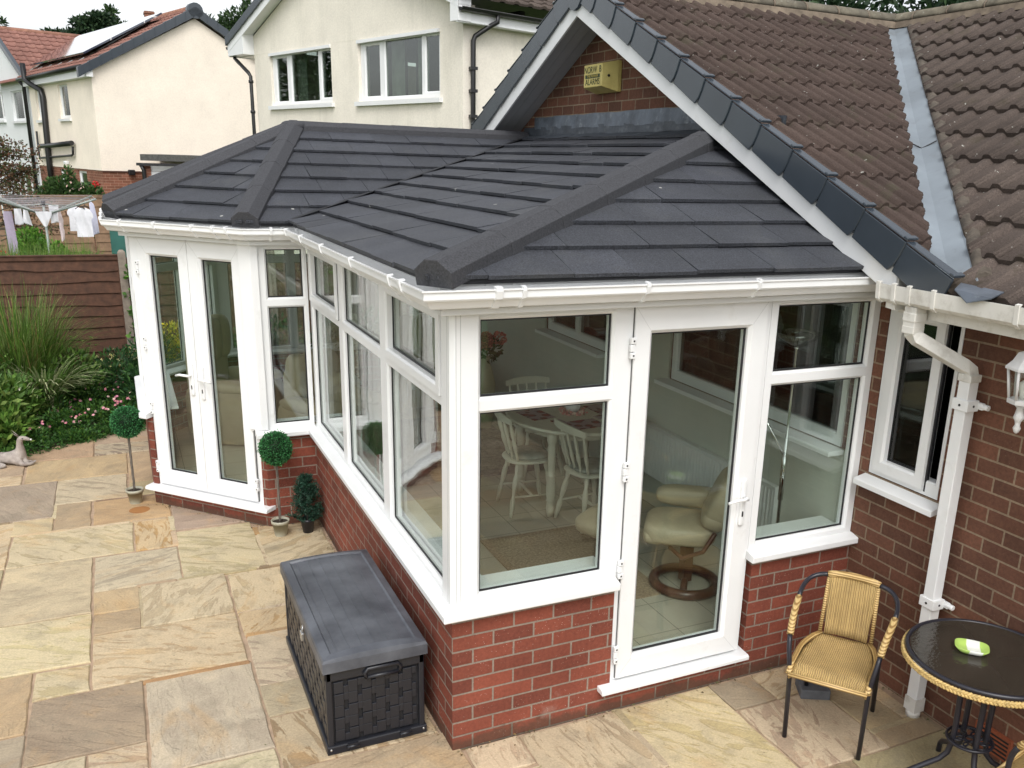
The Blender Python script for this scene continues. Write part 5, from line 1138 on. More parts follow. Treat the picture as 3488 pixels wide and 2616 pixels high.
# radiator
rd=thing('radiator','white ribbed panel radiator fixed to the cream wall under the inner window','radiator',(2.3,1.4,.4))
RAD=simple('white_enamel',(.70,.71,.69),.3,.02)
m=MB(); n=46; pts=[]
for k in range(n*4+1):
    y=.60+1.60*k/(n*4); t=k%4; pts.append((2.288 if t in (0,1) else 2.278,y))
m.rings([[V((x,y,z)) for x,y in pts] for z in (.42,.79)],closed=False,smooth=False); m.build('ribbed_panel',RAD,rd)
m=MB(); m.box((2.282,.595,.785),(2.322,2.205,.815)); m.box((2.276,.590,.41),(2.322,.602,.81)); m.box((2.276,2.198,.41),(2.322,2.21,.81)); m.box((2.29,.60,.41),(2.322,2.2,.43)); m.build('casing',RAD,rd,bevel=.003)
m=MB(); m.tube([(2.30,.60,.44),(2.30,.57,.44),(2.30,.57,ZF)],.008,8); m.superq((2.30,.565,.47),(.016,.016,.035),(.6,1),12,8); m.build('valve',RAD,rd)
# floor lamp
lp=thing('floor_lamp','slim chrome uplighter floor lamp with a clear glass bowl behind the right hand window','floor lamp',(2.2,.47,ZF)); fx,fy=2.20,.45
CHR=simple('chrome',(.75,.75,.75),.12,.02,metal=1)
m=MB(); m.lathe([(.0,.17),(.11,.17),(.11,.185),(.02,.20),(.010,.22),(.010,.80),(.016,.80),(.016,1.06),(.009,1.07),(.0065,1.70),(.02,1.72)],(fx,fy,0),20); m.build('pole',CHR,lp)
m=MB(); m.lathe([(.018,1.72),(.05,1.735),(.10,1.77),(.125,1.80),(.128,1.80),(.10,1.762),(.05,1.727),(.018,1.715)],(fx,fy,0),32,caps=False); m.build('glass_bowl',glassmat('clear_bowl_glass',(.70,.72,.68),2.2),lp)
m=MB(); m.tube([(fx,fy,1.06),(fx-.04,fy+.04,1.16),(fx-.12,fy+.10,1.32)],.007,8); m.tube([(fx-.12,fy+.10,1.32),(fx-.15,fy+.08,1.29)],[.015,.028],10); m.build('reading_arm',CHR,lp)
for z in (.95,1.0):
    m=MB(); m.tube([(fx,fy,z),(fx-.03,fy-.02,z)],.006,8); m.build('knob',CHR,lp)
# armchairs in the bay
def armchair(label,x,y,ang,h=1.22,w=.30):
    c=thing('armchair',label,'armchair',(0,0,0),'cream leather armchairs in the bay')
    m=MB(); m.superq((0,.02,.40),(w*.72,.27,.16),(.35,.35),28,12); m.superq((0,.06,.58),(w*.66,.25,.07),(.5,.45),28,12); m.build('seat_cushion',LEATH,c)
    for s in (-1,1):
        m=MB(); m.superq((s*w*.92,.02,.45),(.075,.31,.27),(.4,.35),28,12); m.superq((s*w*.92,.04,.70),(.085,.30,.06),(.8,.5),28,12); m.build('arm',LEATH,c)
    m=MB(); m.superq((0,-.24,.78),(w*.78,.10,h-.85),(.4,.4),28,14); 
    for s in (-1,0,1): m.superq((s*w*.5,-.20,h-.16),(w*.28,.10,.20),(.6,.5),20,12)
    m.build('back_cushion',LEATH,c); c.location=(x,y,0); c.rotation_euler=(0,0,ang)
armchair('high backed cream leather armchair seen through the right hand french door',-.36,4.95,math.radians(-125))
armchair('cream leather armchair seen low through the narrow corner window',.30,3.95,math.radians(-150),h=1.05)
armchair('cream leather armchair behind the dining table near the back windows',1.55,5.25,math.radians(170),h=1.1,w=.32)
st=thing('side_table','white square side table with a leafy pot plant beside the armchair','side table',(.2,4.7,ZF))
m=MB(); m.box((.30,4.55,.66),(.72,4.95,.69)); m.build('table_top',PVC,st,bevel=.004)
for a,b in ((.33,4.58),(.69,4.58),(.33,4.92),(.69,4.92)):
    m=MB(); m.box((a-.015,b-.015,ZF),(a+.015,b+.015,.66)); m.build('leg',PVC,st)
pl=thing('indoor_plant','small leaved indoor plant in a pale blue pot on the side table','potted plant',(.5,4.75,.69))
m=MB(); m.lathe([(.05,.69),(.07,.80),(.065,.80),(.0,.78)],(.5,4.75,0),20); m.build('pot',simple('pale_blue_glaze',(.25,.42,.50),.3),pl)
m=MB(); cluster(m,(.5,4.75,1.02),(.17,.17,.22),500,.05,.018,[(.05,.10,.03),(.10,.15,.07),(.03,.07,.02)]); m.build('foliage',LEAF,pl)
fv=thing('flower_vase','coral pink hydrangea heads in a cream vase on a stand in the bay','flower vase',(HX:=1.86,HY:=4.4,.17))
m=MB(); m.lathe([(.07,ZF),(.10,.35),(.11,.62),(.07,.78),(.045,.84),(.06,.88)],(HX,HY,0),20); m.build('vase',simple('cream_glaze',(.5,.45,.30),.25,.1,8),fv)
rr=random.Random(8)
for k in range(7):
    c=(HX+rr.uniform(-.13,.13),HY+rr.uniform(-.1,.1),1.05+rr.uniform(-.07,.10)); m=MB(); cluster(m,c,(.065,.065,.055),260,.022,.02,[(.50,.16,.14),(.60,.24,.20),(.42,.12,.12)],rr); m.build('flower_head',PETAL,fv)
m=MB(); cluster(m,(HX,HY,.95),(.16,.14,.10),160,.07,.04,[(.03,.07,.02),(.05,.09,.03)],rr); m.build('foliage',LEAF,fv)
# ================================================================== GARDEN
FWD=simple('dark_brown_fence_timber',(.076,.034,.019),.85,.35,14,.5,50,.004,dirt=((.10,.06,.045,1),3,.6,.4))
CONC=simple('weathered_concrete',(.22,.185,.15),.95,.2,18,.5,70,.005,dirt=((.42,.40,.36,1),16,.66,.7))
def wavy_fence(root,O,u,n,L,z0,z1,nb,mat,seed,th=.012):
    O=V(O);u=V((u[0],u[1],0)).normalized();n=V((n[0],n[1],0)).normalized(); rr=random.Random(seed); m=MB(); bh=(z1-.045-z0)/nb
    for k in range(nb):
        zb=z0+k*bh; rs=[]; s=rr.random()*50; am=rr.uniform(.006,.020)
        for i in range(25):
            x=L*i/24; wz=am*noise.noise(V((x*2.2+s,0,0)))*2
            rs.append([O+u*x+n*.020+V((0,0,zb+wz)),O+u*x+n*.002+V((0,0,zb+wz)),O+u*x+n*-.006+V((0,0,zb+bh+.02)),O+u*x+n*.0+V((0,0,zb+bh+.02))])
        m.rings(rs,smooth=False)
    p=m.build('fence_panel',mat,root)
    m=MB(); obox(m,O,u,n,-.0,L,z1-.06,z1-.012,-.01,.024); obox(m,O,u,n,-.01,L+.01,z1-.012,z1,-.02,.034)
    for a in (0,L-.03): obox(m,O,u,n,a,a+.03,z0,z1-.061,-.018,.022)
    m.build('frame_batten',mat,root)
fe=thing('garden_fence','dark brown overlap timber fence panels between concrete posts behind the flower bed','fence',(-1.15,8.15,0))
for k in range(-3,4):
    x0=-1.15+1.655*k+.028
    wavy_fence(fe,(x0,8.155,0),(1,0,0),(0,-1,0),1.60,.02,1.51 if k<0 else 1.47,11,FWD,30+k)
    m=MB(); m.prism([(x0-.072,8.11,-.3),(x0+.012,8.11,-.3),(x0+.012,8.195,-.3),(x0-.072,8.195,-.3)],(0,0,1.83)); m.rings([[V((x0-.072,8.11,1.53)),V((x0+.012,8.11,1.53)),V((x0+.012,8.195,1.53)),V((x0-.072,8.195,1.53))],[V((x0-.05,8.135,1.56)),V((x0-.01,8.135,1.56)),V((x0-.01,8.17,1.56)),V((x0-.05,8.17,1.56))]],smooth=False); m.build('fence_post',CONC,fe,bevel=.004)
rr=random.Random(11)
# tall ornamental grass
m=MB()
for _ in range(1700):
    a=rr.random()*6.28; r=.30*math.sqrt(rr.random()); d=(math.cos(a),math.sin(a)); h=rr.uniform(.75,1.55)
    c=rr.choice([(.07,.15,.02),(.10,.19,.035),(.05,.11,.015),(.12,.21,.05),(.16,.22,.08),(.20,.17,.07),(.05,.10,.02)]); s=rr.uniform(.6,1.2)
    blade(m,(-2.20+d[0]*r,7.0+d[1]*r,.02),(d[0]+rr.uniform(-.9,.9),d[1]+rr.uniform(-.9,.9)),h,rr.uniform(.08,.75),rr.uniform(.0035,.0070),tuple(x*s for x in c),7,rr)
og=single(m,'ornamental_grass',LEAF,'tall fine bladed green grass clump in front of the brown fence','ornamental grass')
m=MB()
for _ in range(620):
    a=rr.random()*6.28; r=.13*math.sqrt(rr.random()); d=(math.cos(a),math.sin(a)); 
    c=rr.choice([(.30,.36,.20),(.12,.22,.06),(.08,.18,.04),(.42,.46,.30)]); s=rr.uniform(.6,1.1)
    blade(m,(-1.98+d[0]*r,6.5+d[1]*r,.12),(d[0],d[1]-.2),rr.uniform(.45,.85),rr.uniform(.45,.95),rr.uniform(.008,.015),tuple(x*s for x in c),8,rr)
single(m,'variegated_grass',LEAF,'arching cream striped grass clump in the middle of the bed','variegated grass')
m=MB()
for _ in range(70):
    a=rr.random()*6.28; d=(math.cos(a),math.sin(a)); h=rr.uniform(.45,.78); bd=rr.uniform(.1,.5); b=V((-1.72+d[0]*.08,7.2+d[1]*.08,.03))
    blade(m,b,d,h,bd,.003,(.05,.11,.03),6,rr); tip=b+V((0,0,1))*h*(1-bd*.55)+V((d[0],d[1],0))*h*bd*.75
    for _k in range(16):
        q=rnd(rr); q.z*=.4; blade(m,tip,(q.x,q.y),.05,rr.uniform(1.0,1.6),.0022,(.10,.20,.04),3,rr)
single(m,'papyrus_sedge',LEAF,'umbrella headed papyrus sedge leaning against the fence beside the tall grass','papyrus')
def leafy(m,c,rad,n,l,wd,cols,floor=.0):
    cluster(m,c,rad,n,l,wd,cols,rr,shell=.75,up=.35)
m=MB(); DKL=[(.018,.055,.018),(.03,.085,.025),(.045,.11,.03),(.02,.06,.025)]
for c,r,n in (((-2.45,6.0,.28),(.32,.32,.32),1700),((-2.22,6.15,.30),(.22,.25,.28),1100),((-2.25,5.75,.16),(.18,.20,.20),800),((-2.75,5.8,.30),(.35,.35,.30),1200)): leafy(m,c,r,n,.10,.038,[(.06,.14,.025),(.10,.19,.035),(.045,.10,.02),(.13,.20,.05),(.07,.15,.03)])
single(m,'broad_leaved_perennials',LEAF,'mound of broad bright green leaves behind the deer figurine','perennials')
m=MB()
for c,r,n in (((-1.78,6.85,.33),(.34,.30,.34),1500),((-2.6,6.6,.45),(.40,.35,.42),1500)): leafy(m,c,r,n,.085,.030,[(.05,.12,.022),(.08,.16,.03),(.04,.09,.018),(.10,.17,.04)])
single(m,'leafy_perennial_clump',LEAF,'mid green leafy clump between the grasses and the dark daisy shrub','perennials')
m=MB()
for c,r,n in (((-1.30,7.0,.30),(.32,.38,.32),2200),((-1.12,6.7,.22),(.20,.30,.26),1300),((-.95,7.35,.35),(.30,.35,.38),1400)): leafy(m,c,r,n,.075,.022,DKL)
m.cur=(.6,.6,.45,1)
for _ in range(46):
    p=V((rr.uniform(-1.55,-.85),rr.uniform(6.6,7.3),rr.uniform(.42,.66))); cluster(m,p,(.008,.008,.008),10,.012,.008,[(.55,.55,.35),(.5,.5,.2)],rr)
single(m,'daisy_shrub',LEAF,'dark leafy shrub with tiny cream flowers beside the conservatory','shrub')
m=MB()
for c,r,n in (((-1.85,6.05,.10),(.26,.20,.16),1500),((-1.6,6.30,.10),(.26,.24,.16),1700),((-1.30,6.45,.09),(.22,.20,.15),1200),((-2.0,6.3,.18),(.30,.22,.20),1300),((-1.6,6.65,.18),(.30,.22,.20),1300),((-2.05,5.75,.07),(.12,.15,.12),700),((-1.7,5.82,.04),(.22,.10,.08),900),((-1.35,6.02,.04),(.22,.12,.09),900),((-1.1,6.35,.06),(.14,.14,.12),600)): leafy(m,c,r,n,.040,.015,[(.03,.09,.018),(.045,.12,.025),(.02,.065,.015),(.06,.13,.02)])
for k in range(60):
    t=k/59; x=-2.25+1.25*t; y=5.48+.85*t+.08*math.sin(k); cluster(m,(x,y,.03),(.07,.07,.05),70,.034,.014,[(.03,.09,.018),(.045,.12,.025),(.02,.065,.015)],rr)
gc=single(m,'geranium_foliage',LEAF,'low mat of small green leaves edging the paving with pink flowers','ground cover plant')
PK=[(.48,.18,.32),(.55,.26,.38),(.42,.14,.24),(.60,.42,.46)]
for k in range(64):
    x=rr.uniform(-2.08,-1.22); t=(x+2.08)/.86; y=5.62+.72*t+rr.random()**1.5*.75; z=.13+.08*rr.random()+max(0,(y-6.0)*.16)
    m=MB(); m.usecol=True; c=rr.choice(PK); tilt=V((rr.uniform(-.4,.4),-.7,rr.uniform(.3,1))).normalized(); a_=tilt.orthogonal().normalized(); b_=tilt.cross(a_)
    for j in range(5):
        t_=2*math.pi*j/5; d=a_*math.cos(t_)+b_*math.sin(t_); s=rr.uniform(.85,1.1); m.cur=(c[0]*s,c[1]*s,c[2]*s,1); e=d.cross(tilt); P=V((x,y,z)); m.poly((P,P+d*.009+e*.006,P+d*.016+tilt*.003,P+d*.009-e*.006))
    m.cur=(.65,.55,.2,1); m.poly([V((x,y,z))+tilt*.002+a_*.004,V((x,y,z))+tilt*.002+b_*.004,V((x,y,z))+tilt*.002-a_*.004,V((x,y,z))+tilt*.002-b_*.004])
    m.build('pink_flower',PETAL,gc)
for k,(x,y,z,lb) in enumerate(((-1.66,7.05,.30,'orange poppy flower nearer the grasses at the foot of the brown fence'),(-1.58,7.05,.27,'orange poppy flower nearer the concrete post at the foot of the brown fence'))):
    f=thing('orange_poppy',lb,'flower',(x,y,0),'orange poppies at the foot of the fence'); m=MB(); m.tube([(x,y,.02),(x+.01,y,z)],.002,5); m.build('flower_stem',STEM,f)
    m=MB(); cluster(m,(x+.01,y,z),(.018,.018,.014),22,.024,.02,[(.75,.25,.01),(.8,.32,.02)],rr); m.build('petals',PETAL,f)
f=thing('white_daisy','single white daisy standing above the broad green leaves','flower',(-2.15,6.0,0)); m=MB(); m.tube([(-2.16,6.02,.02),(-2.15,6.0,.50)],.002,5); m.build('flower_stem',STEM,f); m=MB(); cluster(m,(-2.15,6.0,.505),(.014,.014,.008),26,.016,.009,[(.75,.75,.72)],rr); m.build('petals',PETAL,f)
# climber & golden shrub by the fence right of the post
m=MB()
for k in range(26):
    z=.2+1.25*k/26; cluster(m,(-1.02+.05*math.sin(k*1.3),8.07,z),(.09,.03,.06),16,.055,.045,[(.06,.15,.03),(.09,.2,.04),(.04,.1,.02)],rr)
m.tube([(-1.05+.03*math.sin(k),8.09,.05+1.3*k/14) for k in range(15)],.004,5)
single(m,'climbing_plant',LEAF,'pale green climber scrambling up the fence right of the concrete post','climber')
m=MB(); leafy(m,(-.70,7.5,.45),(.28,.30,.35),1800,.045,.02,[(.45,.36,.03),(.35,.34,.04),(.22,.26,.03)]); single(m,'golden_shrub',LEAF,'golden yellow leaved shrub seen through the left hand french door','shrub')
m=MB()
for c,r,n in (((.3,7.5,.4),(.5,.35,.45),2200),((1.4,7.5,.4),(.6,.35,.5),2200)): leafy(m,c,r,n,.07,.03,DKL)
single(m,'evergreen_hedge',LEAF,'dark green hedge planting behind the conservatory bay','hedge')
# ================================================================== BEHIND THE FENCE
FW2=simple('light_brown_fence_timber',(.26,.165,.105),.9,.25,8,.4,30,.006,dirt=((.33,.28,.22,1),5,.6,.4))
def hd(a): a=math.radians(a); return V((math.sin(a),math.cos(a),0))
E1=hd(164); E2=hd(74)
f2=thing('neighbour_fence','light brown timber fence behind the rotary washing line','fence',(-3.3,19.48,-.42))
for k in range(-2,5):
    o=V((-3.304,19.484,0))+E2*(1.75*k); wavy_fence(f2,o,E2,E1,1.72,-.40,1.66,10,FW2,60+k)
# rotary dryer
rd_=thing('rotary_washing_line','grey rotary washing line with four arms standing in the neighbouring garden','washing line',(-2.31,15.5,-.42)); hx_,hy_=-2.31,15.55
m=MB(); m.tube([(hx_,hy_,-.42),(hx_,hy_,1.72)],.022,10); m.build('pole',GREYMET,rd_)
m=MB(); m.tube([(hx_,hy_,1.66),(hx_,hy_,1.74)],.035,10); m.build('hub',BLK,rd_)
arms=[]
for k,a in enumerate((-32,40,148,222)):
    a=math.radians(a); r=1.02 if k in (0,1) else .95; tip=V((hx_+r*math.cos(a),hy_+r*math.sin(a),1.80)); b=V((hx_+.05*math.cos(a),hy_+.05*math.sin(a),1.50)); arms.append((b,tip))
    m=MB(); m.tube([b,tip],.018,8); m.build('arm',GREYMET,rd_); m=MB(); m.tube([V((hx_,hy_,1.68)),b+(tip-b)*.45],.006,5); m.build('arm_stay',GREYMET,rd_)
m=MB()
for j in range(9):
    t=.22+.78*j/8; ps=[b+(tip-b)*t+V((0,0,.01)) for b,tip in arms]
    for i in range(4): m.tube([ps[i],(ps[i]+ps[(i+1)%4])/2-V((0,0,.015)),ps[(i+1)%4]],.0035,4)
m.build('line',simple('grey_line_cord',(.45,.42,.45),.7),rd_)
def cloth(name,label,outline,x,y,mat,depth=.03,rot=0,grp='washing on the rotary line',seed=0):
    """outline polygon in (x,z) metres, made into a softly rippled sheet"""
    m=MB(); s=seed*7.3
    zmin=min(p[1] for p in outline); zmax=max(p[1] for p in outline); n=16
    def span(z):
        xs=[]
        for k in range(len(outline)):
            a,b=outline[k],outline[(k+1)%len(outline)]
            if (a[1]-z)*(b[1]-z)<=0 and abs(a[1]-b[1])>1e-6: xs.append(a[0]+(b[0]-a[0])*(z-a[1])/(b[1]-a[1]))
        return (min(xs),max(xs)) if xs else None
    for side in (1,-1):
        rows=[]
        for k in range(n+1):
            z=zmin+(zmax-zmin)*(k/n*.998+.001); sp=span(z)
            if not sp: continue
            rows.append([V((a:=sp[0]+(sp[1]-sp[0])*j/12,depth*.6*side*math.sin(math.pi*j/12)+.016*math.sin(a*26+s+z*5)+.012*math.sin(a*47+z*11+s),z)) for j in range(13)])
        m.rings(rows,closed=False)
    m.M=Matrix.Identity(4)
    M_=Matrix.Translation((x,y,0))@Matrix.Rotation(rot,4,'Z'); m.v=[tuple(M_@V(p)) for p in m.v]
    return single(m,name,mat,label,'clothing',grp)
WC=simple('white_cotton',(.80,.80,.84),.9,.03,20); LC=simple('lilac_grey_jersey',(.36,.31,.40),.9,.08,20); PC=simple('pale_pink_cotton',(.62,.52,.52),.9,.1,30)
bx=-2.35; by=15.5
TS=[(-.135,-.52),(.135,-.52),(.125,-.20),(.165,-.18),(.155,-.10),(.10,-.01),(.05,0),(.0,-.02),(-.05,0),(-.10,-.01),(-.155,-.10),(-.165,-.18),(-.125,-.20)]
sh=lambda pts,s=1,t=1:[(x*s,z*t) for x,z in pts]
def atz(o,z): o.location.z+=z; return o
def hang(name,label,outl,dx,z,mat,dy=0,seed=1,rot=0): return atz(cloth(name,label,outl,bx+dx,by+dy,mat,seed=seed,rot=rot),z)
hang('white_tshirt','plain white short sleeved T-shirt nearest the camera on a black hanger',TS,.66,1.62,WC,0,1)
hang('white_tshirt','white T-shirt hanging partly hidden behind the front T-shirt',sh(TS,.8,.85),.52,1.63,WC,.25,2)
hang('lilac_shirt','pale lilac grey long shirt at the right end of the washing line',[(-.05,-.62),(.07,-.60),(.06,-.30),(.03,-.05),(-.02,0),(-.05,-.03)],.82,1.72,simple('pale_lilac_cotton',(.55,.55,.68),.9,.05,20),.35,3)
hang('long_grey_dress','long lilac grey sleeveless dress at the left end of the washing line',[(-.03,-1.3),(.12,-1.3),(.09,-.6),(.07,-.1),(.065,0),(.04,-.12),(-.03,-.13),(-.06,.0),(-.075,-.05),(-.06,-.5)],-.52,1.56,LC,-.1,4)
hang('white_shorts','white shorts pegged next to the long dress',[(-.07,-.28),(.0,-.29),(.015,-.2),(.03,-.28),(.07,-.27),(.055,0),(-.055,0)],-.37,1.60,WC,.0,5)
hang('white_knickers','white garment with a flared slanting hem left of the pole',[(-.05,-.24),(.09,-.29),(.04,0),(-.02,0)],-.26,1.59,WC,.0,6)
hang('white_knickers','white triangular garment hanging in front of the pole',[(-.02,-.26),(.03,-.26),(.13,-.03),(.12,0),(-.13,0),(-.12,-.05)],.04,1.56,WC,-.15,7)
hang('white_vest','white vest hanging behind the line right of the pole',[(-.07,-.33),(.07,-.32),(.08,0),(-.08,0)],.19,1.66,WC,.2,8)
hang('pink_scarf','narrow pale pink scarf with a frilled edge',[(-.02,-.54),(.03,-.52),(.045,-.35),(.03,-.28),(.05,-.15),(.03,-.08),(.02,0),(-.03,0),(-.03,-.3)],.28,1.55,PC,.05,9)
hang('lace_cloth','cream lace cloth just showing above the gutter corner',[(-.07,-.22),(.09,-.22),(.09,0),(.05,.0),(.0,-.09)],.98,1.62,simple('cream_lace',(.6,.6,.52),.9,.2,60),.3,10)
m=MB()
for dx,dz in ((.62,0),(.70,.01)): m.tube([(bx+dx-.08,by,1.60+dz),(bx+dx,by,1.655+dz),(bx+dx+.08,by,1.60+dz)],.008,5); m.tube([(bx+dx,by,1.65+dz),(bx+dx,by,1.70+dz),(bx+dx+.01,by,1.72+dz)],.004,5)
single(m,'clothes_hanger',BLK,'black plastic hangers holding the white T-shirts','clothes hanger')
# vegetation behind the fence
m=MB()
for _ in range(5000):
    x=rr.uniform(-3.2,-1.6); y=rr.uniform(12.5,14.6); c=rr.choice([(.07,.15,.02),(.10,.19,.035),(.05,.11,.02),(.13,.17,.05)]); s=rr.uniform(.7,1.2); a=rr.random()*6.28
    blade(m,(x,y,-.42),(math.cos(a),math.sin(a)),rr.uniform(1.25,1.82),rr.uniform(.1,.5),.010,tuple(v*s for v in c),4,rr)
tag(single(m,'meadow_grass',LEAF,None,None),kind='stuff')
def bush(name,label,cat,cs,l,wd,cols,trunk=None,petals=None):
    m=MB()
    for c,r,n in cs: cluster(m,c,r,n,l,wd,cols,rr,shell=.8,up=.2)
    if petals:
        for c,r,n,pc in petals: cluster(m,c,r,n,l*.7,wd*1.3,pc,rr)
    if trunk is None: return single(m,name,LEAF,label,cat)
    t=thing(name,label,cat,trunk[0][0]); m.build('crown',LEAF,t); tm=MB()
    for path,r in trunk: tm.tube(path,r,8)
    tm.build('trunk',WOOD,t); return t
bush('garden_shrub','bright green shrub standing behind the long dress on the washing line','shrub',[((-2.65,16.5,.75),(.28,.3,.45),1300),((-2.35,16.4,.5),(.35,.3,.45),900)],.09,.05,[(.08,.20,.03),(.05,.14,.02),(.12,.25,.04)])
bush('rose_bush','reddish green rose bush at the left edge behind the brown fence','shrub',[((-3.3,14.5,.3),(.5,.5,.7),1600)],.07,.04,[(.06,.10,.03),(.10,.09,.04),(.04,.08,.02)],petals=[((-3.0,14.3,.7),(.35,.3,.4),40,[(.5,.06,.05)])])
bush('garden_shrub','dark green and red leaved shrub below the white T-shirts','shrub',[((-1.30,14.2,.35),(.35,.3,.55),2200),((-1.7,14.8,.4),(.3,.3,.5),900)],.06,.035,[(.03,.07,.025),(.05,.08,.03),(.10,.05,.03)])
m=MB(); m.prism([(-1.30,17.2,-.42),(-.85,17.1,-.42),(-.35,17.0,-.42),(-.3,17.9,-.42),(-1.25,18.0,-.42)],(0,0,1.62)); m.box((-1.02,17.0,-.4),(-.98,17.15,1.1)); single(m,'green_oil_tank',simple('green_plastic_tank',(.03,.12,.10),.5,.2,3),'dark green plastic tank behind the washing line next to the conservatory gutter','tank',bevel=.03)
m=MB(); m.superq((-1.42,13.5,.66),(.13,.1,.10),(.8,.8),16,10); m.superq((-1.28,13.5,.62),(.10,.08,.06),(.8,.8),16,10); m.tube([(-1.42,13.5,-.42),(-1.42,13.5,.62)],.03,8); single(m,'covered_barbecue',simple('purple_foil_cover',(.22,.14,.50),.25,.5,12),'shiny purple and white foil bundle above the top of the brown fence','foil bundle')
m=MB(); m.box((-1.2,13.45,.5),(-1.0,13.6,.68)); m.tube([(-1.1,13.5,-.42),(-1.1,13.5,.55)],.02,8); single(m,'red_planter',simple('red_plastic_tub',(.45,.05,.03),.4),'small red tub beside the purple foil bundle','tub',bevel=.02)
# ---------------------------------------------------------------- houses
def house_win(root,O,u,n,u0,u1,v0,v1,cells,mat=PVC,depth=.06,curt=False,sill=True,blk=None):
    """window with holes list cells (fractions)"""
    m=MB(); o2=V(O)-V((n.x,n.y,0))*depth; hs=[(u0+(u1-u0)*a,u0+(u1-u0)*b,v0+(v1-v0)*c,v0+(v1-v0)*d) for a,b,c,d in cells]
    panel(m,o2,u,n,(u0,u1,v0,v1),hs,.06,.02); w_=m.build('window',mat,root)
    for h in hs:
        m=MB(); obox(m,o2,u,n,h[0],h[1],h[2],h[3],-.045,-.03); m.build('pane',blk or GLASSFLAT,w_)
    if sill:
        m=MB(); obox(m,O,u,n,u0-.08,u1+.08,v0-.09,v0-.012,-.04,.07); m.build('sill',mat,w_)
    return w_
h1=thing('rendered_house','pale cream pebbledashed gable house with two wide white windows and black gutters','house',(4.26,11.63,-.42)); O1=V((4.259,11.627,0))
apx=(-4.15,6.75); zl=4.80
holes1=[(-7.23,-4.46,3.70,4.78),(-3.40,-.66,3.69,4.78)]
m=MB(); panel(m,O1,E1,-E2,(-8.02,0,-.42,4.795),holes1,.25)
m.prism([O1+E1*s+V((0,0,z)) for s,z in ((-8.02,4.797),(0,4.797),(0,5.09),(apx[0],6.66),(-8.02,5.19))],E2*.25)
panel(m,O1+E2*.0,E2,E1,(.251,7,-.42,4.9),[],.25); panel(m,O1+E1*-8.02,E2,-E1,(.251,7,-.42,4.9),[],.25); m.build('wall',CREAMR,h1)
cw=[(.06,.245,.08,.90),(.32,.76,.06,.94),(.81,.955,.10,.92)]
for h in holes1:
    house_win(h1,O1,E1,-E2,h[0]+.003,h[1]-.003,h[2]+.003,h[3]-.003,cw,blk=HGL); 
    m=MB(); obox(m,O1,E1,-E2,h[0],h[1],h[3]-.06,h[3]-.003,-.05,.035); m.build('lintel_drip',PVC,h1)
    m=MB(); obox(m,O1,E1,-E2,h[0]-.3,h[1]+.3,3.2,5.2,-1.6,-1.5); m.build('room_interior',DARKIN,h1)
    for cu in ((h[0]+.85,h[0]+1.3),(h[1]-1.0,h[1]-.65)):
        m=MB(); m.rings([[O1+E1*(cu[0]+(cu[1]-cu[0])*k/18)-(-E2)*.22+(-E2)*(.02*math.sin(k*2.1))*1+V((0,0,z)) for k in range(19)] for z in (3.6,4.8)],closed=False); m.build('curtain',CURTAIN,h1)
sl1=(6.78-5.02)/(8.89-4.15)
def gable_roof(root,O,sgnpts,mat_t,depth,zapx,s_apx,s_l,s_r,slope,front=-.25):
    for side,s_e in ((-1,s_l),(1,s_r)):
        u=E2; wd=abs(s_e-s_apx); v=(E1*(-side)+V((0,0,slope))).normalized(); n=u.cross(v); n=n if n.z>0 else -n
        og=O+E1*s_e+E2*front+V((0,0,zapx-slope*wd)); Lv=wd/math.cos(math.atan(slope)); rows=max(3,int(Lv/.34)); m=MB()
        ribtiles(m,og,u,v,n,depth,rows,Lv/rows,romanprof,.30,6,lambda a,b,c:True,seed=3,tilew=.3,th=.03); m.build('tiled_roof',mat_t,root)
        m=MB(); m.poly([og,og+u*depth,og+u*depth+v*Lv,og+v*Lv]); m.build('roof_underlay',BLACKP,root)
gable_roof(h1,O1,None,OLDTILE,7.2,6.80,-4.15,-8.75,.30,sl1)
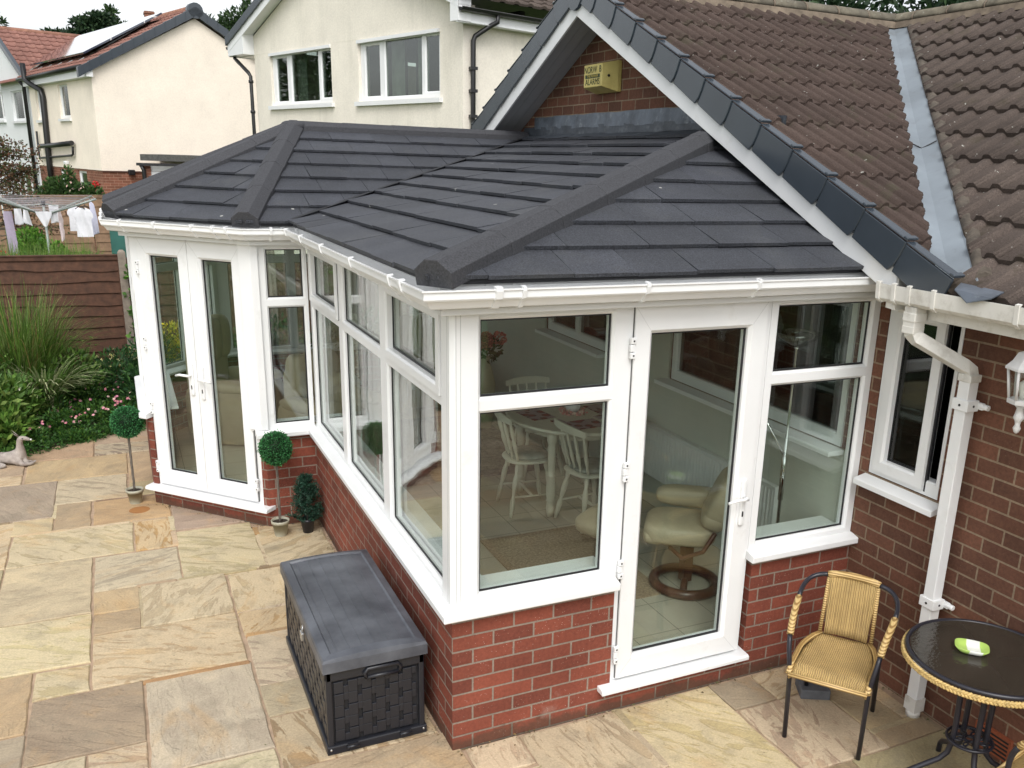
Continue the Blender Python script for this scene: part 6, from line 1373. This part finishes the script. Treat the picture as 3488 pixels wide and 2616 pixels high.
for side,s_e in ((-1,-8.86),(1,.22)):
    wd=abs(s_e+4.15); z=lambda s:6.62-sl1*abs(s+4.15)
    m=MB(); P=[O1+E1*s+(-E2)*.26+V((0,0,zz)) for s,zz in ((-4.15,z(-4.15)),(s_e,z(s_e)),(s_e,z(s_e)+.17),(-4.15,z(-4.15)+.17))]; m.prism(P,E2*.03); m.build('bargeboard',PVC,h1)
    m=MB(); P=[O1+E1*s+(-E2)*.23+V((0,0,zz)) for s,zz in ((-4.15,z(-4.15)+.03),(s_e,z(s_e)+.03),(s_e,z(s_e)+.05),(-4.15,z(-4.15)+.05))]; m.prism(P,E2*.228); m.build('soffit_board',PVC,h1)
    for k in range(14):
        a=-4.15+(s_e+4.15)*k/14; b=-4.15+(s_e+4.15)*(k+1.04)/14; m=MB(); m.prism([O1+E1*a-E2*.30+V((0,0,z(a)+.165)),O1+E1*b-E2*.305+V((0,0,z(b)+.155)),O1+E1*b-E2*.305+V((0,0,z(b)+.33)),O1+E1*a-E2*.30+V((0,0,z(a)+.33))],E2*.10); m.build('verge_unit',VERGE,h1)
    # boxed eave foot
    se=s_e; si=-8.02 if side<0 else 0; zt_=z(si)+.05
    m=MB(); m.prism([O1+E1*si-E2*.255+V((0,0,4.80)),O1+E1*(si*1+(se-si)*1.0)-E2*.255+V((0,0,4.80)),O1+E1*se-E2*.255+V((0,0,z(se)+.16)),O1+E1*(si-(.35*side if False else 0)) -E2*.255+V((0,0,z(si)+.10)),],E2*.26); m.build('boxed_eave',PVC,h1)
    m=MB(); obox(m,O1+E1*(se-.02*side),E2,E1*side,-.25,7,4.78,4.99,-.03,.0); m.build('fascia_board',PVC,h1)
    m=MB(); m.prism([O1+E1*si+V((0,0,4.79)),O1+E1*se+V((0,0,4.79)),O1+E1*se+E2*7+V((0,0,4.79)),O1+E1*si+E2*7+V((0,0,4.79))],(0,0,.01)); m.build('eaves_soffit',PVC,h1)
    m=MB(); gx=se+.06*side; m.rings([[O1+E1*(gx+.055*math.cos(t))+E2*q+V((0,0,4.99+.055*math.sin(t))) for t in [math.pi+math.pi*j/8 for j in range(9)]] for q in (-.25,7)],closed=False); m.tube([O1+E1*(gx+.055)+E2*-.25+V((0,0,4.99)),O1+E1*(gx+.055)+E2*7+V((0,0,4.99))],.01,5); m.tube([O1+E1*(gx-.055)+E2*-.25+V((0,0,4.99)),O1+E1*(gx-.055)+E2*7+V((0,0,4.99))],.01,5); m.build('gutter',BLACKP,h1)
m=MB(); p=lambda a,b,z:O1+E1*a+E2*b+V((0,0,z))
m.tube([p(.28,.50,4.95),p(.28,.50,4.85),p(.20,.40,4.78),p(.08,.19,4.62),p(.07,.16,4.55),p(.07,.16,-.4)],.042,8)
for z in (4.1,3.75,3.35): m.box(tuple(p(.07,.16,z)-V((.06,.06,0))),tuple(p(.07,.16,z)+V((.06,.06,.05))))
m.build('downpipe',BLACKP,h1)
m=MB(); m.tube([p(-8.85,-.12,4.95),p(-8.82,-.12,4.76),p(-8.70,-.14,4.72),p(-8.12,-.12,4.42),p(-8.06,-.1,4.34),p(-8.06,-.1,-.4)],.042,8)
for z in (4.2,3.55,2.9): m.tube([p(-8.06,-.1,z),p(-8.06,-.1,z+.06)],.055,8)
m.build('downpipe',BLACKP,h1)
# house 2
h2=thing('cream_house_with_solar_panels','cream rendered house with red tiled roof, brick ground floor and windowless gable wall','house',(-1.37,26.58,-.42)); O2=V((-1.368,26.581,0))
zb=2.06; ze2=4.75; pk=3.04; zp=6.44; u1=6.1
holL=[(-3.62,-2.52,3.53,4.50),(-6.4,-5.55,3.52,4.48)]
holLb=[(-2.55,-1.6,1.2,2.0),(-4.6,-3.9,1.2,2.0)]
m=MB(); panel(m,O2,E1,-E2,(-7.16,0,zb,ze2),holL,.25)
m.prism([O2+E1*.0+E2*a+V((0,0,z)) for a,z in ((.0,ze2),(u1,ze2),(pk,zp))],-E1*.25); panel(m,O2,E2,E1,(.251,u1,zb,ze2-.001),[],.25); m.build('wall',CREAMS,h2)
m=MB(); panel(m,O2-E1*.02+E2*.02,E1,-E2,(-7.16,0,-.42,zb-.001),holLb,.22); panel(m,O2-E1*.02+E2*.02,E2,E1,(.221,u1,-.42,zb-.001),[],.22); m.build('brick_base',FARBRICK,h2)
m=MB(); obox(m,O2,E2,E1,0,u1,zb-.03,zb-.002,-.02,.015); m.build('bell_drip',simple('dark_bead',(.1,.05,.04),.8),h2)
for h in holL: house_win(h2,O2,E1,-E2,*h,[(.12,.88,.09,.95)])
for h in holLb: house_win(h2,O2,E1,-E2,*h,[(.14,.86,.10,.92)])
m=MB(); 
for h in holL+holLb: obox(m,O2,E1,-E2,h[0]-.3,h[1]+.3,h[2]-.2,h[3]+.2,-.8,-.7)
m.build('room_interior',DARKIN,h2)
sl2=(zp-ze2+.05)/pk; Ov=O2+E1*.12
# left roof slope
v=(E2+V((0,0,sl2))).normalized(); n=(-E1).cross(v); n=n if n.z>0 else -n; Lr=(pk+.25)/math.cos(math.atan(sl2)); og=Ov-E2*.25+V((0,0,ze2+.10-sl2*.25+.12))
rowsn=11
m=MB(); ribtiles(m,og,-E1,v,n,11.4,rowsn,Lr/rowsn,romanprof,.30,6,lambda a,b,c:True if a<7.4 else float((a-7.4)/.92),seed=7,th=.03); m.build('tiled_roof',REDTILE,h2)
m=MB(); v_=( -E2+V((0,0,sl2))).normalized(); og_=Ov+E2*(u1+.25)+V((0,0,ze2+.22-sl2*.25)); m.prism([og_,og_-E1*12,og_-E1*12+v_*Lr,og_+v_*Lr],(0,0,.03)); m.prism([og-n*.03,og-E1*11.4-n*.03,og-E1*11.4+v*Lr-n*.03,og+v*Lr-n*.03],(0,0,-.02)); m.build('roof_underlay',simple('dull_red_roof',(.2,.08,.06),.9),h2)
m=MB(); rp=og+v*Lr; m.tube([rp-E1*(.0),rp-E1*11.5],.10,8); m.build('ridge_line',simple('red_ridge_tile',(.26,.13,.09),.9,.3,6),h2)
for side in (-1,1):
    for k in range(11):
        wd=pk+.35; f=lambda t:O2+E1*.16+E2*(pk+side*wd*t)+V((0,0,zp+.30-sl2*wd*t)); a=f(k/11); b=f((k+1.05)/11)
        m=MB(); m.prism([a-V((0,0,.24)),b-V((0,0,.25)),b+V((0,0,.02)),a],-E1*.16); m.build('verge_unit',VERGE,h2)
m=MB(); c=O2+E1*.16+E2*pk+V((0,0,zp+.2)); m.tube([c,c-E1*.25],.22,14); m.build('verge_apex_cap',VERGE,h2)
m=MB(); obox(m,O2,E1,-E2,-7.2,-.0,4.58,4.80,.10,.16); obox(m,O2,E1,-E2,-7.2,0,4.57,4.59,.0,.10); m.prism([O2+E1*.0-E2*.16+V((0,0,4.58)),O2+E1*.0+E2*.02+V((0,0,4.58)),O2+E2*.02+V((0,0,4.95)),O2-E2*.16+V((0,0,4.86))],E1*.12); m.build('fascia_board',PVC,h2)
m=MB(); m.tube([O2+E1*.0-E2*.24+V((0,0,4.84)),O2-E1*7.5-E2*.24+V((0,0,4.80))],.06,8); m.build('gutter',BLACKP,h2)
p=lambda a,b,z:O2+E1*a-E2*b+V((0,0,z))
m=MB(); m.tube([p(-6.25,.30,5.25),p(-6.22,.30,4.75),p(-5.9,.22,4.60),p(-5.2,.1,4.40),p(-5.08,.1,4.2),p(-5.35,.1,2.1),p(-5.35,.1,1.2)],.085,10); m.build('soil_pipe',BLACKP,h2)
m=MB(); m.tube([p(-7.36,.24,4.80),p(-7.36,.1,4.6),p(-7.45,.1,1.0)],.06,8); m.build('downpipe',BLACKP,h2)
m=MB(); m.tube([p(-6.2,.12,2.68),p(-4.2,.12,2.73),p(-2.3,.12,2.80)],.075,8); m.tube([p(-6.54,.08,3.16),p(-6.60,.08,2.36),p(-6.5,.08,2.30),p(-2.6,.08,2.44),p(-2.45,.08,2.48),p(-2.4,.08,2.70)],.035,6); m.build('waste_pipe',BLACKP,h2)
m=MB(); obox(m,O2,E1,-E2,-3.55,-3.3,2.16,2.26,0,.12); m.build('vent_cowl',PVC,h2,bevel=.02)
m=MB(); obox(m,O2,E2,E1,.70,.88,1.95,2.1,.02,.14); m.build('security_light',BLACKP,h2,bevel=.02)
SOL=N('solar_glass'); bt=SOL.n('ShaderNodeTexBrick'); bt.offset=0; bt.inputs['Scale'].default_value=1; bt.inputs['Brick Width'].default_value=1.0; bt.inputs['Row Height'].default_value=1.3; bt.inputs['Mortar Size'].default_value=.02; bt.inputs['Color1'].default_value=(.02,.03,.06,1); bt.inputs['Color2'].default_value=(.025,.03,.06,1); bt.inputs['Mortar'].default_value=(.5,.5,.5,1); SOL.l(SOL.coord('UV'),bt.inputs['Vector']); SOL.l(bt.outputs['Color'],SOL.p.inputs['Base Color']); SOL.set(Roughness=.12); SOL.p.inputs['Specular IOR Level'].default_value=1.0; SOL.p.inputs['Coat Weight'].default_value=1; SOL.p.inputs['Coat Roughness'].default_value=.05
so_p=thing('solar_panel_array','long solar panel array mounted above the red tiles of the cream house','solar panels',tuple(O2+V((0,0,5.2))))
q=lambda a,b,h=.16:og-E1*a+v*b+n*h
m=MB(); m.prism([q(1.3,.62),q(7.6,.62),q(10.0,Lr*.87),q(1.3,Lr*.87)],n*.05); m.build('panel_glass',SOL.mat,so_p)
m=MB()
for a in range(6): m.tube([q(1.8+a*1.2,.45,.02),q(1.8+a*1.2,Lr*.8,.12)],.03,6)
m.build('mounting_rail',STEEL,so_p)
# wing
m=MB(); Ow=O2-E2*.0; WZ=zp-.02
wl=[(-11.52-1.5,-11.26,3.58,4.56),(-9.92,-7.85,3.53,4.53)]; wl2=[(-10.9,-7.95,.9,1.95)]
panel(m,O2+E2*.01,E1,-E2,(-15.2,-7.30,-.42,4.62),wl+wl2,.25); m.prism([O2+E1*s+V((0,0,z)) for s,z in ((-15.2,4.62),(-7.3,4.62),(-7.3,4.75),(-11.33,6.6),(-15.2,4.75))],E2*.25); m.build('wall',WHITER,h2)
for h in wl: house_win(h2,O2,E1,-E2,*h,[(.05,.66,.08,.95),(.73,.95,.12,.92)])
house_win(h2,O2,E1,-E2,*wl2[0],[(.03,.30,.05,.95),(.36,.66,.05,.95),(.70,.97,.05,.95)])
m=MB()
for h in wl+wl2: obox(m,O2,E1,-E2,h[0]-.3,h[1]+.3,h[2]-.2,h[3]+.2,-.8,-.7)
m.build('room_interior',DARKIN,h2)
sw=(6.60-4.70)/4.03
v=(-E1+V((0,0,sw))).normalized(); n=(E2).cross(v); n=n if n.z>0 else -n; Lw=4.1/math.cos(math.atan(sw)); ogw=O2+E1*(-7.22)-E2*.12+V((0,0,4.80))
m=MB(); ribtiles(m,ogw,E2,v,n,3.6,11,Lw/11,romanprof,.30,6,lambda a,b,c:True if a<.35 else float((a-.35)/.80),seed=8,th=.03); m.build('tiled_roof',REDTILE,h2)
m=MB(); m.tube([ogw+v*Lw,ogw+v*Lw+E2*3.6],.10,8); m.build('ridge_line',bpy.data.materials['red_ridge_tile'],h2)
m=MB(); m.tube([ogw+V((0,0,.08)),ogw+v*Lw*.98+E2*3.2+V((0,0,.08))],.07,6); m.build('valley_mortar',MORTAR,h2)
for k in range(11):
    a=ogw+v*Lw*(k/11)+V((0,0,.10)); b=ogw+v*Lw*((k+1)/11)+V((0,0,.10)); m=MB(); m.prism([a-V((0,0,.2)),b-V((0,0,.2)),b,a],E2*.12); m.build('verge_unit',VERGE,h2)
m=MB(); c=O2-E1*5.75+E2*3.7; m.box((c.x-.15,c.y-.2,5.5),(c.x+.15,c.y+.3,7.22)); m.box((c.x-.17,c.y-.22,7.14),(c.x+.17,c.y+.32,7.20)); m.build('chimney',FARBRICK,h2)
# garage
ga=thing('garage_outbuilding','low flat roofed outbuilding with black fascia and white boards beside the cream house','outbuilding',(-.39,23.57,-.42)); Og_=V((-.387,23.57,0)); G1=hd(100); G2=hd(10)
m=MB(); panel(m,Og_+G2*.1,G1,-G2,(.05,3.5,-.42,1.86),[],.2); panel(m,Og_+G2*.1,G2,-G1,(-.05,4,-.42,2.3),[],.2); m.build('wall',FARBRICK,ga)
m=MB()
for k in range(3): obox(m,Og_+G2*.1,G1,-G2,.09,3.5,1.86+.14*k,1.99+.14*k,-.05,.01)
m.build('white_cladding',PVC,ga)
m=MB(); obox(m,Og_,G1,-G2,-.02,3.6,2.40,2.56,-4,.02); m.build('felt_roof',simple('mineral_felt',(.08,.08,.075),.9,.3,20),ga)
m=MB(); obox(m,Og_,G1,-G2,-.12,3.6,2.27,2.34,.0,.10); p0=Og_-G1*.02-G2*.03; m.tube([p0+V((0,0,2.3)),p0+G1*.06+V((0,0,2.15)),p0+G1*.06+V((0,0,-.4))],.05,8); m.build('gutter',BLACKP,ga)
# ---------------------------------------------------------------- trees & bushes far
bush('climbing_rose_bush','wide dark green bush with a red rose rising over the light brown fence','shrub',[((-2.25,21.6,1.45),(.50,.35,.55),3600),((-1.72,21.5,1.35),(.45,.3,.50),3000),((-2.6,21.6,1.2),(.4,.3,.5),1600),((-2.05,21.6,2.0),(.12,.12,.25),200),((-1.45,21.4,1.0),(.3,.3,.6),700)],.09,.05,[(.035,.075,.02),(.05,.11,.03),(.025,.055,.018)],petals=[((-1.50,21.2,1.86),(.05,.05,.05),22,[(.42,.03,.03)]),((-1.95,21.2,1.8),(.2,.05,.1),8,[(.5,.35,.35)])])
rt=thing('purple_leaved_tree','small reddish brown leaved tree overhanging the fence at the left edge','tree',(-3.35,17.2,-.42))
m=MB(); m.tube([(-3.35,17.2,-.42),(-3.3,17.15,.8),(-3.2,17.1,1.6),(-3.1,17,2.3),(-3.05,17,2.9)],[.06,.05,.035,.02,.006],8)
br=[]
for k in range(42):
    z=rr.uniform(.9,2.8); a=rr.uniform(-.6,.9); l=rr.uniform(.35,1.35)*(1.25-.24*z); b=V((-3.2,17.1,z)); e_=b+V((l*math.cos(a),-l*math.sin(a)*.5,rr.uniform(-.1,.35))); m.tube([b,(b+e_)/2+V((0,0,.05)),e_],[.014,.008,.003],5); br.append((b,e_))
m.build('trunk',WOOD,rt); m=MB(); m.usecol=True
for b,e_ in br:
    for _ in range(85):
        q=b+(e_-b)*rr.uniform(.25,1.05)+rnd(rr)*.07; c=rr.choice([(.09,.045,.03),(.12,.07,.04),(.07,.08,.03),(.05,.07,.03),(.10,.05,.035)]); s=rr.uniform(.6,1.3); m.cur=(c[0]*s,c[1]*s,c[2]*s,1); leafquad(m,q,rnd(rr),rnd(rr),.06,.035)
m.build('crown',LEAF,rt)
def bigtree(name,label,x,y,zs,kind,cols,seed):
    t=thing(name,label,'tree',(x,y,-.42)); rr=random.Random(seed); tm=MB(); tm.tube([(x,y,-.42),(x+.1,y,zs[0]*.6),(x,y,zs[1]*.95)],[.28,.2,.05],8); m=MB()
    for c,r,n in kind: 
        cluster(m,c,r,int(n*1.8),.24,.12,cols,rr,shell=.9,up=.1)
        tm.tube([(x,y,c[2]-.8),((x+c[0])/2,(y+c[1])/2,c[2]-.4),c],[.08,.06,.03],5)
    m.build('crown',LEAF,t); tm.build('trunk',WOOD,t)
dg=[(.010,.028,.014),(.018,.042,.02),(.028,.055,.025)]; mg=[(.028,.06,.022),(.045,.085,.03),(.018,.04,.016)]
bigtree('cedar_tree','dark flat layered cedar tree behind the red roof ridge',-1.5,48,(5,8.3),[((-3.3,48,7.3),(.7,.6,.2),300),((-2.9,48,7.7),(.55,.5,.16),200),((-.9,48,8.55),(.6,.5,.25),300),((-1.6,48,8.3),(.5,.4,.2),200),((-1.9,48,6.6),(1.5,1,.45),900),((-2.6,48,7.15),(.9,.7,.22),420),((-1.0,48,7.1),(1.1,.8,.4),650),((-2.0,48,7.75),(.7,.6,.20),300),((-1.1,48,8.15),(.75,.6,.35),420),((-.1,48,6.7),(1.1,.8,.35),500),((-.6,48,7.9),(.7,.5,.22),280),((-3.0,48,6.75),(.6,.5,.18),200)],dg,1)
bigtree('birch_tree','lighter green airy tree right of the cedar',.0,52,(5,9.2),[((-.1,52,8.4),(.7,.6,.7),520),((.3,52,7.8),(.9,.6,.6),480),((-.3,52,9.3),(.30,.35,.35),140),((1.1,52,7.9),(.5,.4,.35),140)],mg,2)
bigtree('garden_tree','thin airy tree cut by the left edge of the photo above the red roof',-5.6,46,(5,8.3),[((-5.5,46,7.7),(.8,.7,.9),500),((-4.9,46,7.0),(.55,.6,.45),260),((-4.2,46,6.7),(.4,.4,.3),60)],mg,3)
bigtree('broadleaf_tree','green broadleaf tree showing between the two cream houses',5.3,47,(5,9),[((5.5,47,8.6),(1.1,1,.9),1000),((4.6,47,8.2),(.8,.8,.6),600),((6.3,47,9.2),(.9,.8,.8),700),((3.9,47,8.6),(.4,.4,.35),120),((6.9,47,9.7),(.8,.7,.6),350),((2.6,47,8.6),(.6,.5,.25),200)],mg,4)
bigtree('garden_tree','tall leafy tree standing beyond the left edge of the view, reflected in the upstairs windows',-9.5,30.5,(3,8),[((-9.5,30.5,5.6),(1.9,1.9,2.8),2600)],mg,9)
bigtree('evergreen_tree','dark evergreen tree behind the bungalow ridge at the top edge',13.5,14.5,(5,7.5),[((12.6,15,5.7),(1.6,1,1.0),900),((14.2,14,5.9),(1.8,1,1.1),1000),((15.8,12.5,5.9),(1.6,1,1.1),900)],dg,5)
